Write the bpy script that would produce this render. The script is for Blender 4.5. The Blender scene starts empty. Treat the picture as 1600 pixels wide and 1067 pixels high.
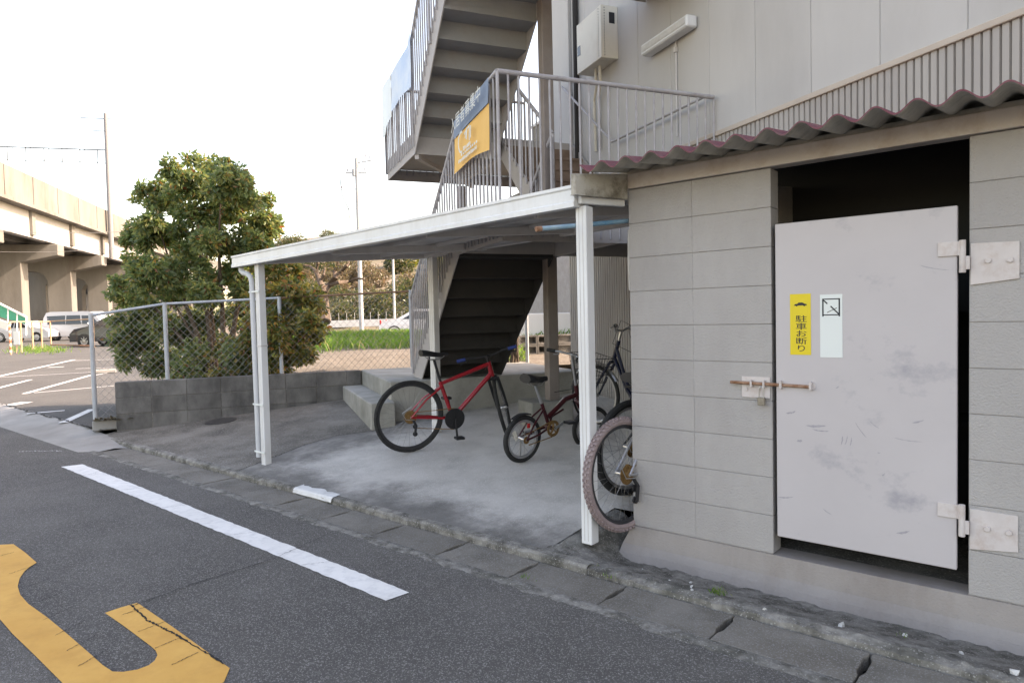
import bpy, bmesh, math, random
from mathutils import Vector, Matrix
random.seed(7)
R = math.radians
S = bpy.context.scene
C = S.collection

# ------------------------------------------------------------------ camera
YAW, PITCH, ROLL, FPX, CAMZ = R(-40.253), R(2.132), R(-1.296), 1050.0, 1.38
cy, sy, cp, sp = math.cos(YAW), math.sin(YAW), math.cos(PITCH), math.sin(PITCH)
FWD = Vector((sy*cp, cy*cp, -sp)); RGT0 = Vector((cy, -sy, 0)); UP0 = RGT0.cross(FWD)
RGT = RGT0*math.cos(ROLL) + UP0*math.sin(ROLL); UPV = UP0*math.cos(ROLL) - RGT0*math.sin(ROLL)
CAM = Vector((0, 0, CAMZ))
cd = bpy.data.cameras.new('camera'); cam = bpy.data.objects.new('camera', cd); C.objects.link(cam)
cd.sensor_width = 36; cd.lens = FPX/1600*36; cd.clip_start = .05; cd.clip_end = 4000
cam.matrix_world = Matrix(((RGT.x, UPV.x, -FWD.x, 0), (RGT.y, UPV.y, -FWD.y, 0), (RGT.z, UPV.z, -FWD.z, CAMZ), (0, 0, 0, 1)))
S.camera = cam

# ------------------------------------------------------------------ sky, sun, exposure
SUN_AZ, SUN_EL = R(46), R(36)
w = bpy.data.worlds.new('World'); S.world = w; w.use_nodes = True
nt = w.node_tree; sky = nt.nodes.new('ShaderNodeTexSky'); sky.sky_type = 'NISHITA'; sky.sun_disc = False
sky.sun_elevation = SUN_EL; sky.sun_rotation = SUN_AZ; sky.dust_density = 2.2; sky.air_density = 1.2; sky.ozone_density = .6
bg = nt.nodes['Background']; nt.links.new(sky.outputs[0], bg.inputs[0]); bg.inputs[1].default_value = .15
sd = bpy.data.lights.new('sun', 'SUN'); sd.energy = 2.2; sd.angle = R(.6); sd.color = (1, .95, .89)
sun = bpy.data.objects.new('sun', sd); C.objects.link(sun)
sdir = Vector((math.sin(SUN_AZ)*math.cos(SUN_EL), math.cos(SUN_AZ)*math.cos(SUN_EL), math.sin(SUN_EL)))
sun.rotation_euler = sdir.to_track_quat('Z', 'Y').to_euler()
S.view_settings.view_transform = 'Standard'; S.view_settings.look = 'None'; S.view_settings.gamma = 1
S.view_settings.exposure = 2.3; S.view_settings.use_curve_mapping = False
S.view_settings.use_white_balance = True; S.view_settings.white_balance_temperature = 8500; S.view_settings.white_balance_tint = 20

# ------------------------------------------------------------------ measuring helpers (photo point + a real depth or plane -> place in the world)
def ray(x, y): return RGT*((x-800)/FPX) - UPV*((y-533.5)/FPX) + FWD
def at(x, y, depth): return CAM + ray(x, y)*depth
def on_z(x, y, z=0.):
    d = ray(x, y); return CAM + d*((z-CAMZ)/d.z)
FH = Vector((sy, cy, 0))
def lot_z(x, y): return max(.05, .10 + .0072*((x*FH.x + y*FH.y) - 9))
def on_lot(x, y, dz=0.):
    z = .2
    for i in range(12):
        p = on_z(x, y, z); z = lot_z(p.x, p.y) + dz
    return p
TH = R(28); UE = Vector((math.cos(TH), -math.sin(TH), 0)); VE = Vector((math.sin(TH), math.cos(TH), 0))
S0 = Vector((-5.82, 5.25, 0))
def loc(u, v, z=0.): return S0 + UE*u + VE*v + Vector((0, 0, z))
def slab_z(x, y): return .045 + .095*(max(y, 2.9)-3)

# ------------------------------------------------------------------ materials
MATS = {}
def sstep(a, b, x): t = min(1, max(0, (x-a)/(b-a))); return t*t*(3-2*t)
def mat(name, c1, c2=None, scale=4., rough=.8, bump=0., bscale=120., spec=.3, metal=0., contrast=(.35, .65), stain=None, sscale=1.2, samt=.5, speck=None, stretch=None, vor=False, alpha=None, coat=0., objvar=0., srange=(.48, .72)):
    if name in MATS: return MATS[name]
    m = bpy.data.materials.new(name); m.use_nodes = True; n = m.node_tree.nodes; l = m.node_tree.links
    b = n['Principled BSDF']; b.inputs['Roughness'].default_value = rough; b.inputs['Metallic'].default_value = metal
    b.inputs['Specular IOR Level'].default_value = spec
    if coat: b.inputs['Coat Weight'].default_value = coat
    geo = n.new('ShaderNodeNewGeometry'); pos = geo.outputs['Position']
    if stretch:
        mp = n.new('ShaderNodeMapping'); mp.inputs['Scale'].default_value = stretch; l.new(pos, mp.inputs[0]); spos = mp.outputs[0]
    else: spos = pos
    def noise(sc, det=6., rg=.6, p=None):
        t = n.new('ShaderNodeTexNoise'); t.inputs['Scale'].default_value = sc; t.inputs['Detail'].default_value = det; t.inputs['Roughness'].default_value = rg
        l.new(p or pos, t.inputs['Vector']); return t.outputs['Fac']
    def ramp(f, a, bb, ca=(0, 0, 0, 1), cb=(1, 1, 1, 1)):
        r = n.new('ShaderNodeValToRGB'); r.color_ramp.elements[0].position = a; r.color_ramp.elements[1].position = bb
        r.color_ramp.elements[0].color = ca; r.color_ramp.elements[1].color = cb; l.new(f, r.inputs[0]); return r.outputs[0]
    def mix(f, a, bb):
        x = n.new('ShaderNodeMix'); x.data_type = 'RGBA'
        if isinstance(f, float): x.inputs[0].default_value = f
        else: l.new(f, x.inputs[0])
        for i, q in ((6, a), (7, bb)):
            if isinstance(q, tuple): x.inputs[i].default_value = (*q[:3], 1)
            else: l.new(q, x.inputs[i])
        return x.outputs[2]
    col = tuple(c1)
    if c2: col = mix(ramp(noise(scale, 8., .65, spos), *contrast), c1, c2)
    if stain:
        f = ramp(noise(sscale, 10., .7, spos), *srange)
        k = n.new('ShaderNodeMath'); k.operation = 'MULTIPLY'; k.inputs[1].default_value = samt; l.new(f, k.inputs[0])
        col = mix(k.outputs[0], col, stain)
    if speck:
        sc, cs, th = speck
        v = n.new('ShaderNodeTexVoronoi'); v.inputs['Scale'].default_value = sc; l.new(pos, v.inputs['Vector'])
        sep = n.new('ShaderNodeSeparateColor'); l.new(v.outputs['Color'], sep.inputs[0])
        f = ramp(sep.outputs[0], th, min(th+.25, 1.)); col = mix(f, col, cs)
    if objvar:
        oi = n.new('ShaderNodeObjectInfo'); mr = n.new('ShaderNodeMapRange'); mr.inputs['To Min'].default_value = 1-objvar; mr.inputs['To Max'].default_value = 1+objvar
        l.new(oi.outputs['Random'], mr.inputs['Value']); hv = n.new('ShaderNodeHueSaturation'); l.new(mr.outputs[0], hv.inputs['Value'])
        if isinstance(col, tuple): hv.inputs['Color'].default_value = (*col[:3], 1)
        else: l.new(col, hv.inputs['Color'])
        col = hv.outputs[0]
    if isinstance(col, tuple): b.inputs['Base Color'].default_value = (*col[:3], 1)
    else: l.new(col, b.inputs['Base Color'])
    if bump:
        bp = n.new('ShaderNodeBump'); bp.inputs['Strength'].default_value = 1.; bp.inputs['Distance'].default_value = bump
        if vor:
            v = n.new('ShaderNodeTexVoronoi'); v.inputs['Scale'].default_value = bscale; l.new(pos, v.inputs['Vector']); l.new(v.outputs['Distance'], bp.inputs['Height'])
        else: l.new(noise(bscale, 4., .6), bp.inputs['Height'])
        l.new(bp.outputs[0], b.inputs['Normal'])
    MATS[name] = m; return m

asphalt = mat('asphalt', (.10, .094, .087), (.14, .132, .122), 1.3, .9, .004, 230, .25, speck=(210., (.25, .24, .23), .70), vor=True, stain=(.068, .065, .061), sscale=.45, samt=.8, srange=(.42, .7))
asphalt_old = mat('asphalt_old', (.07, .069, .067), (.10, .097, .092), .6, .92, .003, 160, .2, speck=(120., (.14, .14, .137), .75), stain=(.055, .055, .055), sscale=.25, samt=.6)
conc_slab = mat('concrete_slab', (.20, .19, .18), (.34, .33, .315), 1.1, .9, .0012, 260, .2, stain=(.11, .105, .095), sscale=.9, samt=.75, speck=(160., (.4, .39, .38), .8))
conc_old = mat('concrete_old', (.11, .10, .087), (.2, .185, .163), 2.2, .95, .002, 180, .2, stain=(.055, .052, .045), sscale=1.6, samt=.8, speck=(170., (.3, .29, .27), .82))
conc_gutter = mat('concrete_gutter', (.145, .132, .112), (.215, .2, .175), 3., .93, .0015, 240, .2, stain=(.07, .068, .06), sscale=2., samt=.7, speck=(220., (.26, .25, .24), .75), objvar=.1)
conc_kerb = mat('concrete_kerb', (.085, .08, .07), (.27, .258, .235), 11., .95, .005, 80, .2, stain=(.055, .056, .045), sscale=2.8, samt=.8, speck=(190., (.32, .31, .29), .88))
conc_apron = mat('concrete_apron', (.26, .25, .235), (.36, .35, .33), 1., .92, .001, 200, .2, stain=(.17, .16, .15), sscale=.7, samt=.6)
conc_plat = mat('concrete_platform', (.27, .265, .24), (.38, .37, .34), 2., .9, .001, 150, .2, stain=(.14, .14, .115), sscale=1.4, samt=.75)
block_dark = mat('weathered_block', (.09, .087, .083), (.18, .174, .165), 3., .95, .002, 200, .2, stain=(.032, .032, .032), sscale=1.8, samt=.85, stretch=(1, 1, .6), objvar=.14)
block_paint = mat('painted_block', (.37, .35, .337), (.41, .39, .375), 2., .75, .005, 105, .35, stain=(.30, .275, .26), sscale=.9, samt=.6, stretch=(1, 1, .35), objvar=.035)
plinth_m = mat('painted_plinth', (.265, .238, .22), (.32, .29, .27), 2., .8, .004, 80, .3, stain=(.19, .155, .135), sscale=2.2, samt=.6, stretch=(1, 1, .4))
mortar_m = mat('painted_joint', (.31, .295, .285), None)
lintel_m = mat('painted_steel_beam', (.52, .47, .435), (.57, .52, .48), 5., .6, .0006, 60, .4, stain=(.24, .13, .055), sscale=5., samt=.55)
door_m = mat('grey_door_paint', (.47, .437, .44), (.505, .47, .472), 1.2, .5, .0004, 40, .45, stain=(.31, .297, .325), sscale=2.2, samt=.8, stretch=(1, 1, 1.3), srange=(.56, .68))
hinge_m = mat('hinge_paint', (.55, .5, .48), (.6, .55, .53), 12., .6, .0005, 90, .4, stain=(.34, .2, .13), sscale=14., samt=.4)
rust_m = mat('rusty_steel', (.2, .085, .04), (.38, .24, .17), 40., .85, .001, 200, .3)
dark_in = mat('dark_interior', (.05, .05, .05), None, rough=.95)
roof_red = mat('faded_red_slate', (.15, .045, .06), (.21, .075, .09), 8., .8, .001, 200, .3, stain=(.15, .12, .11), sscale=5., samt=.6)
roof_grey = mat('grey_slate', (.42, .395, .345), (.5, .475, .42), 8., .9, .001, 200, .2, stain=(.13, .125, .1), sscale=5., samt=.7)
board_m = mat('mossy_board', (.38, .35, .295), (.46, .43, .37), 6., .9, .001, 90, .2, stain=(.07, .055, .035), sscale=7., samt=.9)
white_alu = mat('white_aluminium', (.66, .67, .67), (.70, .71, .71), 2., .38, .0, 0, .5, stain=(.5, .485, .45), sscale=5., samt=.55, stretch=(1, 1, .3))
roof_sheet_m = mat('grey_roof_sheet', (.5, .48, .465), (.56, .54, .525), 2., .6)
beam_grey = mat('grey_painted_beam', (.52, .50, .485), (.57, .55, .535), 3., .55, stain=(.33, .31, .29), sscale=4., samt=.5)
pvc = mat('pvc_pipe', (.5, .52, .54), (.56, .57, .58), 3., .45)
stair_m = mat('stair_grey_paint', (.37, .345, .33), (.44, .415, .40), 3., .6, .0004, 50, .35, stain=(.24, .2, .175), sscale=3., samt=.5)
stair_dark = mat('lower_stair_dark', (.035, .034, .033), (.05, .048, .046), 3., .7, .0005, 40, .3, stain=(.045, .03, .025), sscale=3., samt=.5)  # darker tone for flight A, the lower landing plate and its inner stringer
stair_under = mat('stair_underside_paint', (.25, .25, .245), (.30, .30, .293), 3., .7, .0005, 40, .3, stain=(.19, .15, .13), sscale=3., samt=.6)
riser_brown = mat('brown_riser', (.17, .115, .085), (.23, .16, .12), 6., .7, stain=(.08, .05, .04), sscale=5., samt=.6)
column_m = mat('brown_grey_column', (.21, .18, .165), (.26, .225, .205), 3., .6, .0004, 40, .35, stain=(.19, .13, .1), sscale=2., samt=.5)
rail_m = mat('grey_rail_paint', (.33, .315, .32), (.41, .395, .40), 10., .5, .0003, 90, .4, stain=(.22, .17, .15), sscale=9., samt=.5)
panel_m = mat('wall_panel', (.45, .435, .415), (.49, .475, .455), .9, .75, .0004, 60, .3, stain=(.37, .35, .33), sscale=1., samt=.5, stretch=(1, 1, .3), objvar=.02)
siding_m = mat('corrugated_siding', (.36, .335, .312), (.41, .385, .358), 1.5, .6, stain=(.27, .24, .22), sscale=1.2, samt=.5, stretch=(1, 1, .3))
trim_m = mat('beige_trim', (.46, .39, .325), (.5, .43, .36), 5., .6)
beige_m = mat('beige_steel', (.62, .585, .5), (.66, .62, .54), 3., .5, stain=(.5, .46, .38), sscale=6., samt=.5)
black_m = mat('black_rubber', (.018, .018, .018), (.03, .03, .03), 30., .75)
black_pl = mat('black_plastic', (.02, .02, .022), None, rough=.45)
chrome = mat('dull_chrome', (.5, .5, .5), None, rough=.3, metal=.9)
spoke_m = mat('spoke_steel', (.22, .22, .22), None, rough=.35, metal=.7)
rim_m = mat('alloy_rim', (.42, .42, .43), None, rough=.35, metal=.7)
rim_black = mat('black_rim', (.03, .03, .033), None, rough=.4)
red_paint = mat('red_bike_paint', (.32, .012, .02), None, rough=.25, spec=.5, coat=.4)
maroon = mat('maroon_bike_paint', (.05, .007, .01), None, rough=.3, coat=.3)
navy = mat('navy_bike_paint', (.008, .011, .03), None, rough=.3, coat=.3)
silver_p = mat('silver_bike_paint', (.4, .4, .42), None, rough=.3, metal=.5)
pink_rub = mat('pink_tyre_rubber', (.265, .205, .20), (.315, .25, .245), 30., .8, stain=(.2, .14, .135), sscale=12., samt=.5)
rust_gold = mat('rusty_sprocket', (.16, .085, .03), (.28, .17, .07), 60., .6, metal=.3)
blue_grip = mat('blue_grip', (.02, .045, .19), None, rough=.6)
galv = mat('galvanised_steel', (.36, .40, .44), (.44, .47, .5), 12., .5, metal=.2, stain=(.3, .28, .27), sscale=8., samt=.5)
rail_rust = mat('rusty_rail', (.16, .09, .06), (.25, .16, .11), 14., .8)
wire_m = mat('fence_wire', (.24, .235, .225), None, rough=.5)
white_paint = mat('road_white', (.68, .665, .635), (.77, .755, .725), 4., .75, .0006, 200, .3, stain=(.35, .35, .36), sscale=14., samt=.45)
white_worn = mat('road_white_worn', (.55, .55, .54), (.7, .7, .69), 3., .8, stain=(.28, .28, .27), sscale=6., samt=.8)
orange_paint = mat('road_orange', (.62, .32, .075), (.70, .385, .10), 3., .75, .0006, 200, .3, stain=(.5, .25, .06), sscale=5., samt=.6)
yellow_s = mat('yellow_sticker', (.72, .55, .03), None, rough=.4)
white_s = mat('white_sticker', (.68, .72, .7), None, rough=.4)
ink = mat('black_ink', (.025, .025, .03), None, rough=.5)
pale_ink = mat('pale_ink', (.655, .70, .68), None, rough=.5)
banner_o = mat('orange_banner', (.72, .41, .11), (.76, .45, .14), 4., .7)
banner_b = mat('slate_blue_banner', (.15, .2, .27), (.2, .255, .33), 6., .7)
banner_lb = mat('light_blue_banner', (.48, .62, .80), (.66, .75, .84), 2., .7)
banner_print = mat('banner_print', (.62, .63, .58), None, rough=.7)
blue_pipe = mat('faded_blue_pipe', (.08, .24, .38), (.30, .42, .48), 6., .5)
cloth_m = mat('grey_cloth', (.5, .49, .47), (.6, .59, .57), 20., .8)
via_m = mat('viaduct_concrete', (.17, .163, .15), (.215, .206, .19), .5, .9, .01, 3., .2, stain=(.11, .095, .078), sscale=.4, samt=.8, stretch=(1, 1, .25))
via_white = mat('viaduct_pale', (.36, .355, .345), (.41, .405, .395), .4, .85, stain=(.36, .34, .31), sscale=.3, samt=.5)
green_m = mat('green_rail', (.03, .26, .17), (.05, .33, .22), 2., .5)
tile_blue = mat('blue_grey_tile', (.10, .125, .155), (.14, .165, .195), 2., .6)
house_m = mat('house_wall', (.45, .42, .38), (.5, .47, .43), 1., .85)
brick_far = mat('grey_tile_wall', (.30, .27, .26), (.36, .33, .32), 6., .85)
soil_m = mat('gravel_soil', (.12, .102, .082), (.19, .165, .135), 2.5, .95, .01, 25, .1, stain=(.14, .115, .09), sscale=.7, samt=.6, speck=(30., (.26, .24, .21), .8))
ground_m = mat('ground_soil', (.17, .15, .11), (.24, .215, .16), .2, .95, stain=(.1, .12, .05), sscale=.08, samt=.7)
hill_m = mat('hill_earth', (.17, .135, .10), (.24, .19, .145), .08, .95, stain=(.06, .08, .03), sscale=.05, samt=.8)
pole_m = mat('concrete_pole', (.36, .37, .37), (.43, .44, .44), 2., .8)
bark_m = mat('tree_bark', (.07, .05, .038), (.13, .10, .075), 14., .95, .006, 40, .1)
bark_dead = mat('pruned_bark', (.10, .075, .06), (.17, .13, .1), 10., .95, .01, 20, .1)
car_white = mat('white_car_paint', (.66, .67, .69), None, rough=.25, coat=.5)
car_silver = mat('silver_car_paint', (.5, .51, .53), None, rough=.3, coat=.5)
car_dark = mat('dark_car_paint', (.022, .026, .035), None, rough=.2, coat=.6)
glass_m = mat('dark_glass', (.025, .028, .03), None, rough=.08, spec=.6)
lamp_w = mat('headlamp', (.6, .62, .62), None, rough=.15)
tail_r = mat('tail_lamp', (.35, .02, .02), None, rough=.2)
reflector = mat('red_reflector', (.45, .02, .02), None, rough=.2)
rust_orange = mat('rusty_orange_rail', (.36, .22, .13), (.46, .33, .22), 6., .8)
red_stripe = mat('red_stripe', (.42, .1, .05), None, rough=.7)
white_wall = mat('white_painted_wall', (.62, .61, .58), (.68, .67, .64), .7, .8)
wood_m = mat('weathered_stick', (.06, .045, .035), (.11, .085, .065), 20., .95)
iron_m = mat('cast_iron', (.035, .032, .03), (.06, .055, .05), 20., .7, .001, 120)
crack_m = mat('crack_filler', (.025, .025, .024), None, rough=.95)
stone_m = mat('pale_stone', (.5, .49, .46), (.6, .59, .56), 20., .9)

def leaf_mat(name, cols, trans=.52):
    m = bpy.data.materials.new(name); m.use_nodes = True; n = m.node_tree.nodes; l = m.node_tree.links
    b = n['Principled BSDF']; b.inputs['Roughness'].default_value = .33; b.inputs['Specular IOR Level'].default_value = .6
    g = n.new('ShaderNodeNewGeometry'); r = n.new('ShaderNodeValToRGB'); cr = r.color_ramp
    while len(cr.elements) < len(cols): cr.elements.new(.5)
    for e, (p, c) in zip(cr.elements, cols): e.position = p; e.color = (*c, 1)
    l.new(g.outputs['Random Per Island'], r.inputs[0]); l.new(r.outputs[0], b.inputs['Base Color'])
    t = n.new('ShaderNodeBsdfTranslucent'); hs = n.new('ShaderNodeHueSaturation'); hs.inputs['Value'].default_value = 1.5; hs.inputs['Saturation'].default_value = 1.15
    l.new(r.outputs[0], hs.inputs['Color']); l.new(hs.outputs[0], t.inputs[0])
    mx = n.new('ShaderNodeMixShader'); mx.inputs[0].default_value = trans
    l.new(b.outputs[0], mx.inputs[1]); l.new(t.outputs[0], mx.inputs[2]); l.new(mx.outputs[0], n['Material Output'].inputs[0])
    return m
leaf_green = leaf_mat('evergreen_leaf', [(0, (.08, .125, .055)), (.4, (.15, .2, .085)), (.75, (.22, .26, .105)), (.93, (.32, .29, .10)), (.985, (.28, .16, .07)), (1, (.22, .08, .05))])
leaf_yel = leaf_mat('mixed_leaf', [(0, (.055, .08, .03)), (.35, (.11, .135, .045)), (.65, (.21, .2, .06)), (.88, (.3, .23, .08)), (1, (.3, .11, .06))])
leaf_bush = leaf_mat('bush_leaf', [(0, (.025, .04, .016)), (.5, (.06, .075, .028)), (.8, (.12, .11, .05)), (1, (.17, .12, .07))])
leaf_dry = leaf_mat('dry_bush_leaf', [(0, (.06, .05, .03)), (.5, (.13, .10, .055)), (.8, (.17, .12, .08)), (1, (.12, .13, .04))])
leaf_lime = leaf_mat('lime_bush_leaf', [(0, (.06, .09, .02)), (.6, (.14, .15, .035)), (1, (.22, .18, .05))])
grass_leaf = leaf_mat('grass_blade', [(0, (.08, .16, .03)), (.55, (.125, .23, .05)), (.88, (.2, .25, .08)), (1, (.34, .29, .16))])

# ------------------------------------------------------------------ mesh helpers
class MB:
    def __init__(s): s.v = []; s.f = []; s.mi = []
    def add(s, vs, fs, mi=0):
        o = len(s.v); s.v += [Vector(x) for x in vs]; s.f += [tuple(i+o for i in f) for f in fs]; s.mi += [mi]*len(fs); return s
    def box(s, c, d, M=None, mi=0):
        c = Vector(c); h = [x/2 for x in d]; vs = []
        for z in (-1, 1):
            for a, b in ((-1, -1), (1, -1), (1, 1), (-1, 1)):
                p = Vector((a*h[0], b*h[1], z*h[2])); vs.append(c + (M @ p if M else p))
        return s.add(vs, [(3, 2, 1, 0), (4, 5, 6, 7), (0, 1, 5, 4), (1, 2, 6, 5), (2, 3, 7, 6), (3, 0, 4, 7)], mi)
    def span(s, a, b, mi=0):
        return s.box([(a[i]+b[i])/2 for i in range(3)], [abs(b[i]-a[i]) for i in range(3)], None, mi)
    def bar(s, p, q, wd, ht, upv=(0, 0, 1)):
        p = Vector(p); q = Vector(q); d = (q-p); L = d.length; d.normalize(); u = Vector(upv)
        if abs(d.dot(u)) > .99: u = Vector((1, 0, 0))
        sd_ = d.cross(u).normalized(); up = sd_.cross(d)
        M = Matrix((d, sd_, up)).transposed(); return s.box((p+q)/2, (L, wd, ht), M)
    def tube(s, pts, r, n=8, cap=True):
        pts = [Vector(p) for p in pts]; rs = r if isinstance(r, (list, tuple)) else [r]*len(pts); o = len(s.v); ref = None
        for i, p in enumerate(pts):
            t = (pts[min(i+1, len(pts)-1)] - pts[max(i-1, 0)]).normalized()
            if ref is None: ref = Vector((0, 0, 1)) if abs(t.z) < .9 else Vector((1, 0, 0))
            a = (ref - t*ref.dot(t)).normalized(); b = t.cross(a); ref = a
            s.v += [p + (a*math.cos(2*math.pi*k/n) + b*math.sin(2*math.pi*k/n))*rs[i] for k in range(n)]
        for i in range(len(pts)-1):
            for k in range(n):
                s.f.append((o+i*n+k, o+i*n+(k+1) % n, o+(i+1)*n+(k+1) % n, o+(i+1)*n+k)); s.mi.append(0)
        if cap:
            s.f.append(tuple(o+k for k in reversed(range(n)))); s.f.append(tuple(o+(len(pts)-1)*n+k for k in range(n))); s.mi += [0, 0]
        return s
    def torus(s, c, Rr, prof, n=40, mi=0):           # round the local Y axis; prof = [(dr, y)...]
        o = len(s.v); m = len(prof); c = Vector(c)
        for i in range(n):
            a = 2*math.pi*i/n
            s.v += [c + Vector((math.cos(a)*(Rr+dr), y, math.sin(a)*(Rr+dr))) for dr, y in prof]
        for i in range(n):
            for k in range(m):
                s.f.append((o+i*m+k, o+((i+1) % n)*m+k, o+((i+1) % n)*m+(k+1) % m, o+i*m+(k+1) % m)); s.mi.append(mi)
        return s
    def prism(s, poly, axis, a, b, mi=0):            # poly 2-D, extruded along axis 'x','y','z' from a to b
        n = len(poly)
        def P(q, t): return {'x': (t, q[0], q[1]), 'y': (q[0], t, q[1]), 'z': (q[0], q[1], t)}[axis]
        vs = [P(q, a) for q in poly] + [P(q, b) for q in poly]
        return s.add(vs, [tuple(range(n)), tuple(n+i for i in reversed(range(n)))] + [(i, n+i, n+(i+1) % n, (i+1) % n) for i in range(n)], mi)
    def xf(s, M): s.v = [M @ x for x in s.v]; return s
    def build(s, name, m, parent=None, smooth=False, bevel=0., label=None, kind=None):
        me = bpy.data.meshes.new(name); me.from_pydata([tuple(x) for x in s.v], [], s.f)
        ms = m if isinstance(m, (list, tuple)) else [m]
        for q in ms: me.materials.append(q)
        if len(ms) > 1:
            for p, k in zip(me.polygons, s.mi): p.material_index = k
        bm = bmesh.new(); bm.from_mesh(me)
        if bevel: bmesh.ops.bevel(bm, geom=[e for e in bm.edges], offset=bevel, segments=1, affect='EDGES')
        bmesh.ops.recalc_face_normals(bm, faces=bm.faces); bm.to_mesh(me); bm.free()
        if smooth:
            for p in me.polygons: p.use_smooth = True
            try: me.set_sharp_from_angle(angle=R(40))
            except Exception: pass
        o = bpy.data.objects.new(name, me); C.objects.link(o)
        if parent: o.parent = parent
        if label: o['label'] = label
        if kind: o['kind'] = kind
        return o
def tag(o, label, cat, group=None):
    o['label'] = label; o['category'] = cat
    if group: o['group'] = group
    return o
def thing(name, label, cat, p=(0, 0, 0), rz=0., group=None):
    o = bpy.data.objects.new(name, None); C.objects.link(o); o.location = p; o.rotation_euler = (0, 0, rz); o.empty_display_size = .2
    return tag(o, label, cat, group)
def struct(name, mb, m, **k):
    o = mb.build(name, m, **k); o['kind'] = 'structure'; return o
def copy_part(o, parent, locn=None, name=None):
    c = o.copy(); C.objects.link(c); c.parent = parent
    if locn is not None: c.location = locn
    return c
def grid(xs, ys, zf):
    mb = MB(); nx, ny = len(xs), len(ys)
    mb.v = [Vector((x, y, zf(x, y))) for y in ys for x in xs]
    mb.f = [(j*nx+i, j*nx+i+1, (j+1)*nx+i+1, (j+1)*nx+i) for j in range(ny-1) for i in range(nx-1)]; mb.mi = [0]*len(mb.f)
    return mb
def lin(a, b, n): return [a + (b-a)*i/(n-1) for i in range(n)]
def text_mesh(txt, size, m, parent, M, name='lettering', sx=1., bold=0.):
    cu = bpy.data.curves.new('t', 'FONT'); cu.body = txt; cu.size = size; cu.align_x = 'CENTER'; cu.align_y = 'CENTER'; cu.offset = bold
    to = bpy.data.objects.new('t', cu); C.objects.link(to); dg = bpy.context.evaluated_depsgraph_get(); dg.update()
    me = bpy.data.meshes.new_from_object(to.evaluated_get(dg)); bpy.data.objects.remove(to)
    me.transform(M @ Matrix.Diagonal((sx, 1, 1, 1))); me.materials.clear(); me.materials.append(m)
    o = bpy.data.objects.new(name, me); C.objects.link(o); o.parent = parent; return o
def face_matrix(o, xdir, ydir):                       # local x,y of a flat thing -> world directions
    x = Vector(xdir).normalized(); y = Vector(ydir).normalized(); z = x.cross(y)
    return Matrix(((x.x, y.x, z.x, o[0]), (x.y, y.y, z.y, o[1]), (x.z, y.z, z.z, o[2]), (0, 0, 0, 1)))

# ================================================================== THE SETTING
def ground_z(x, y):
    if y < 3.25 or (x > -9 and y < 14 and x*FH.x + y*FH.y < 11.2): return -.15
    d = x*FH.x + y*FH.y
    return -.15 if d < 9 else min(.10 + .0072*(d-9), .55) - .05
gx = [-1500, -700, -300, -150] + lin(-90, 30, 41) + [60, 150, 400, 900]
gy = [-300, -60, -20, 0, 2, 3.2, 3.3] + lin(5, 110, 36) + [150, 250, 500, 1500]
struct('ground', grid(gx, gy, ground_z), ground_m)

road = struct('road', grid(lin(-40, 14, 28), lin(-8, 2.575, 8), lambda x, y: 0.), asphalt)
def marking(name, pts, m, z=.004, px=True):
    mb = MB(); vs = [on_z(x, y, z) if px else Vector((x, y, z)) for x, y in pts]
    mb.add(vs, [tuple(range(len(vs)))]); return mb
# white edge line with worn, slightly ragged sides
mb = MB(); a0, a1 = on_z(96, 729.5).to_2d(), on_z(603, 939).to_2d(); b0, b1 = on_z(129, 725.6).to_2d(), on_z(640, 926).to_2d(); N = 120; up_, dn_ = [], []
for i in range(N+1):
    t = i/N; q = a0.lerp(a1, t); r_ = b0.lerp(b1, t); j = lambda: random.uniform(-.004, .004)
    up_.append((r_.x, r_.y+j(), .004)); dn_.append((q.x, q.y+j(), .004))
mb.add(dn_ + up_, [(i, i+1, N+2+i, N+1+i) for i in range(N)])
mb.build('edge_line', white_paint, road)
OR = [(-60, 575), (48, 570), (90, 600), (131, 636), (108, 650), (88, 666), (70, 692), (63, 720), (72, 750), (100, 782), (170, 832), (240, 890), (330, 968), (365, 1000), (402, 1024), (440, 1025), (490, 1017), (530, 1002), (552, 985), (562, 965), (556, 950), (540, 935), (480, 890), (428, 852), (374, 815), (430, 796), (490, 779), (550, 820), (612, 862), (700, 925), (820, 1012), (800, 1060), (740, 1110), (640, 1150), (520, 1172), (400, 1165), (310, 1130), (225, 1067), (120, 962), (45, 890), (0, 838), (-70, 770)]
om = marking('o', [(x/2.284, 600 + y/2.284) for x, y in OR], orange_paint); om.build('speed_marking', orange_paint, road)
# cracks and patch seams in the asphalt (thin filled lines)
def crack(name, pts, wd, m, parent, z=.0062, jit=.006, n=26):
    mb = MB(); P = [Vector(p) for p in pts]; L_, R_ = [], []; path = []
    for a, b in zip(P, P[1:]):
        for i in range(n): path.append(a.lerp(b, i/n))
    path.append(P[-1])
    for i, p in enumerate(path):
        t = (path[min(i+1, len(path)-1)] - path[max(i-1, 0)]).normalized(); nrm = Vector((-t.y, t.x, 0)); o = nrm*random.uniform(-jit, jit); h = wd*random.uniform(.25, 1.)/2
        L_.append(p+o+nrm*h); R_.append(p+o-nrm*h)
    k = len(path); mb.add(L_+R_, [(i, i+1, k+i+1, k+i) for i in range(k-1)]); return mb.build(name, m, parent)
g = lambda x, y, z=.0062: on_z(x, y, z)
crack('crack', [g(205, 944), g(230, 968), g(275, 990), g(350, 1036)], .012, crack_m, road, jit=.004)
crack('crack', [g(205, 946), g(300, 912), g(428, 872)], .009, crack_m, road)
crack('crack', [g(428, 872), g(520, 830)], .005, crack_m, road)
crack('crack', [g(0, 772), g(90, 752), g(150, 738)], .006, crack_m, road)
crack('crack', [g(30, 705), g(98, 704)], .02, white_worn, road, jit=.03)
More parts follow.
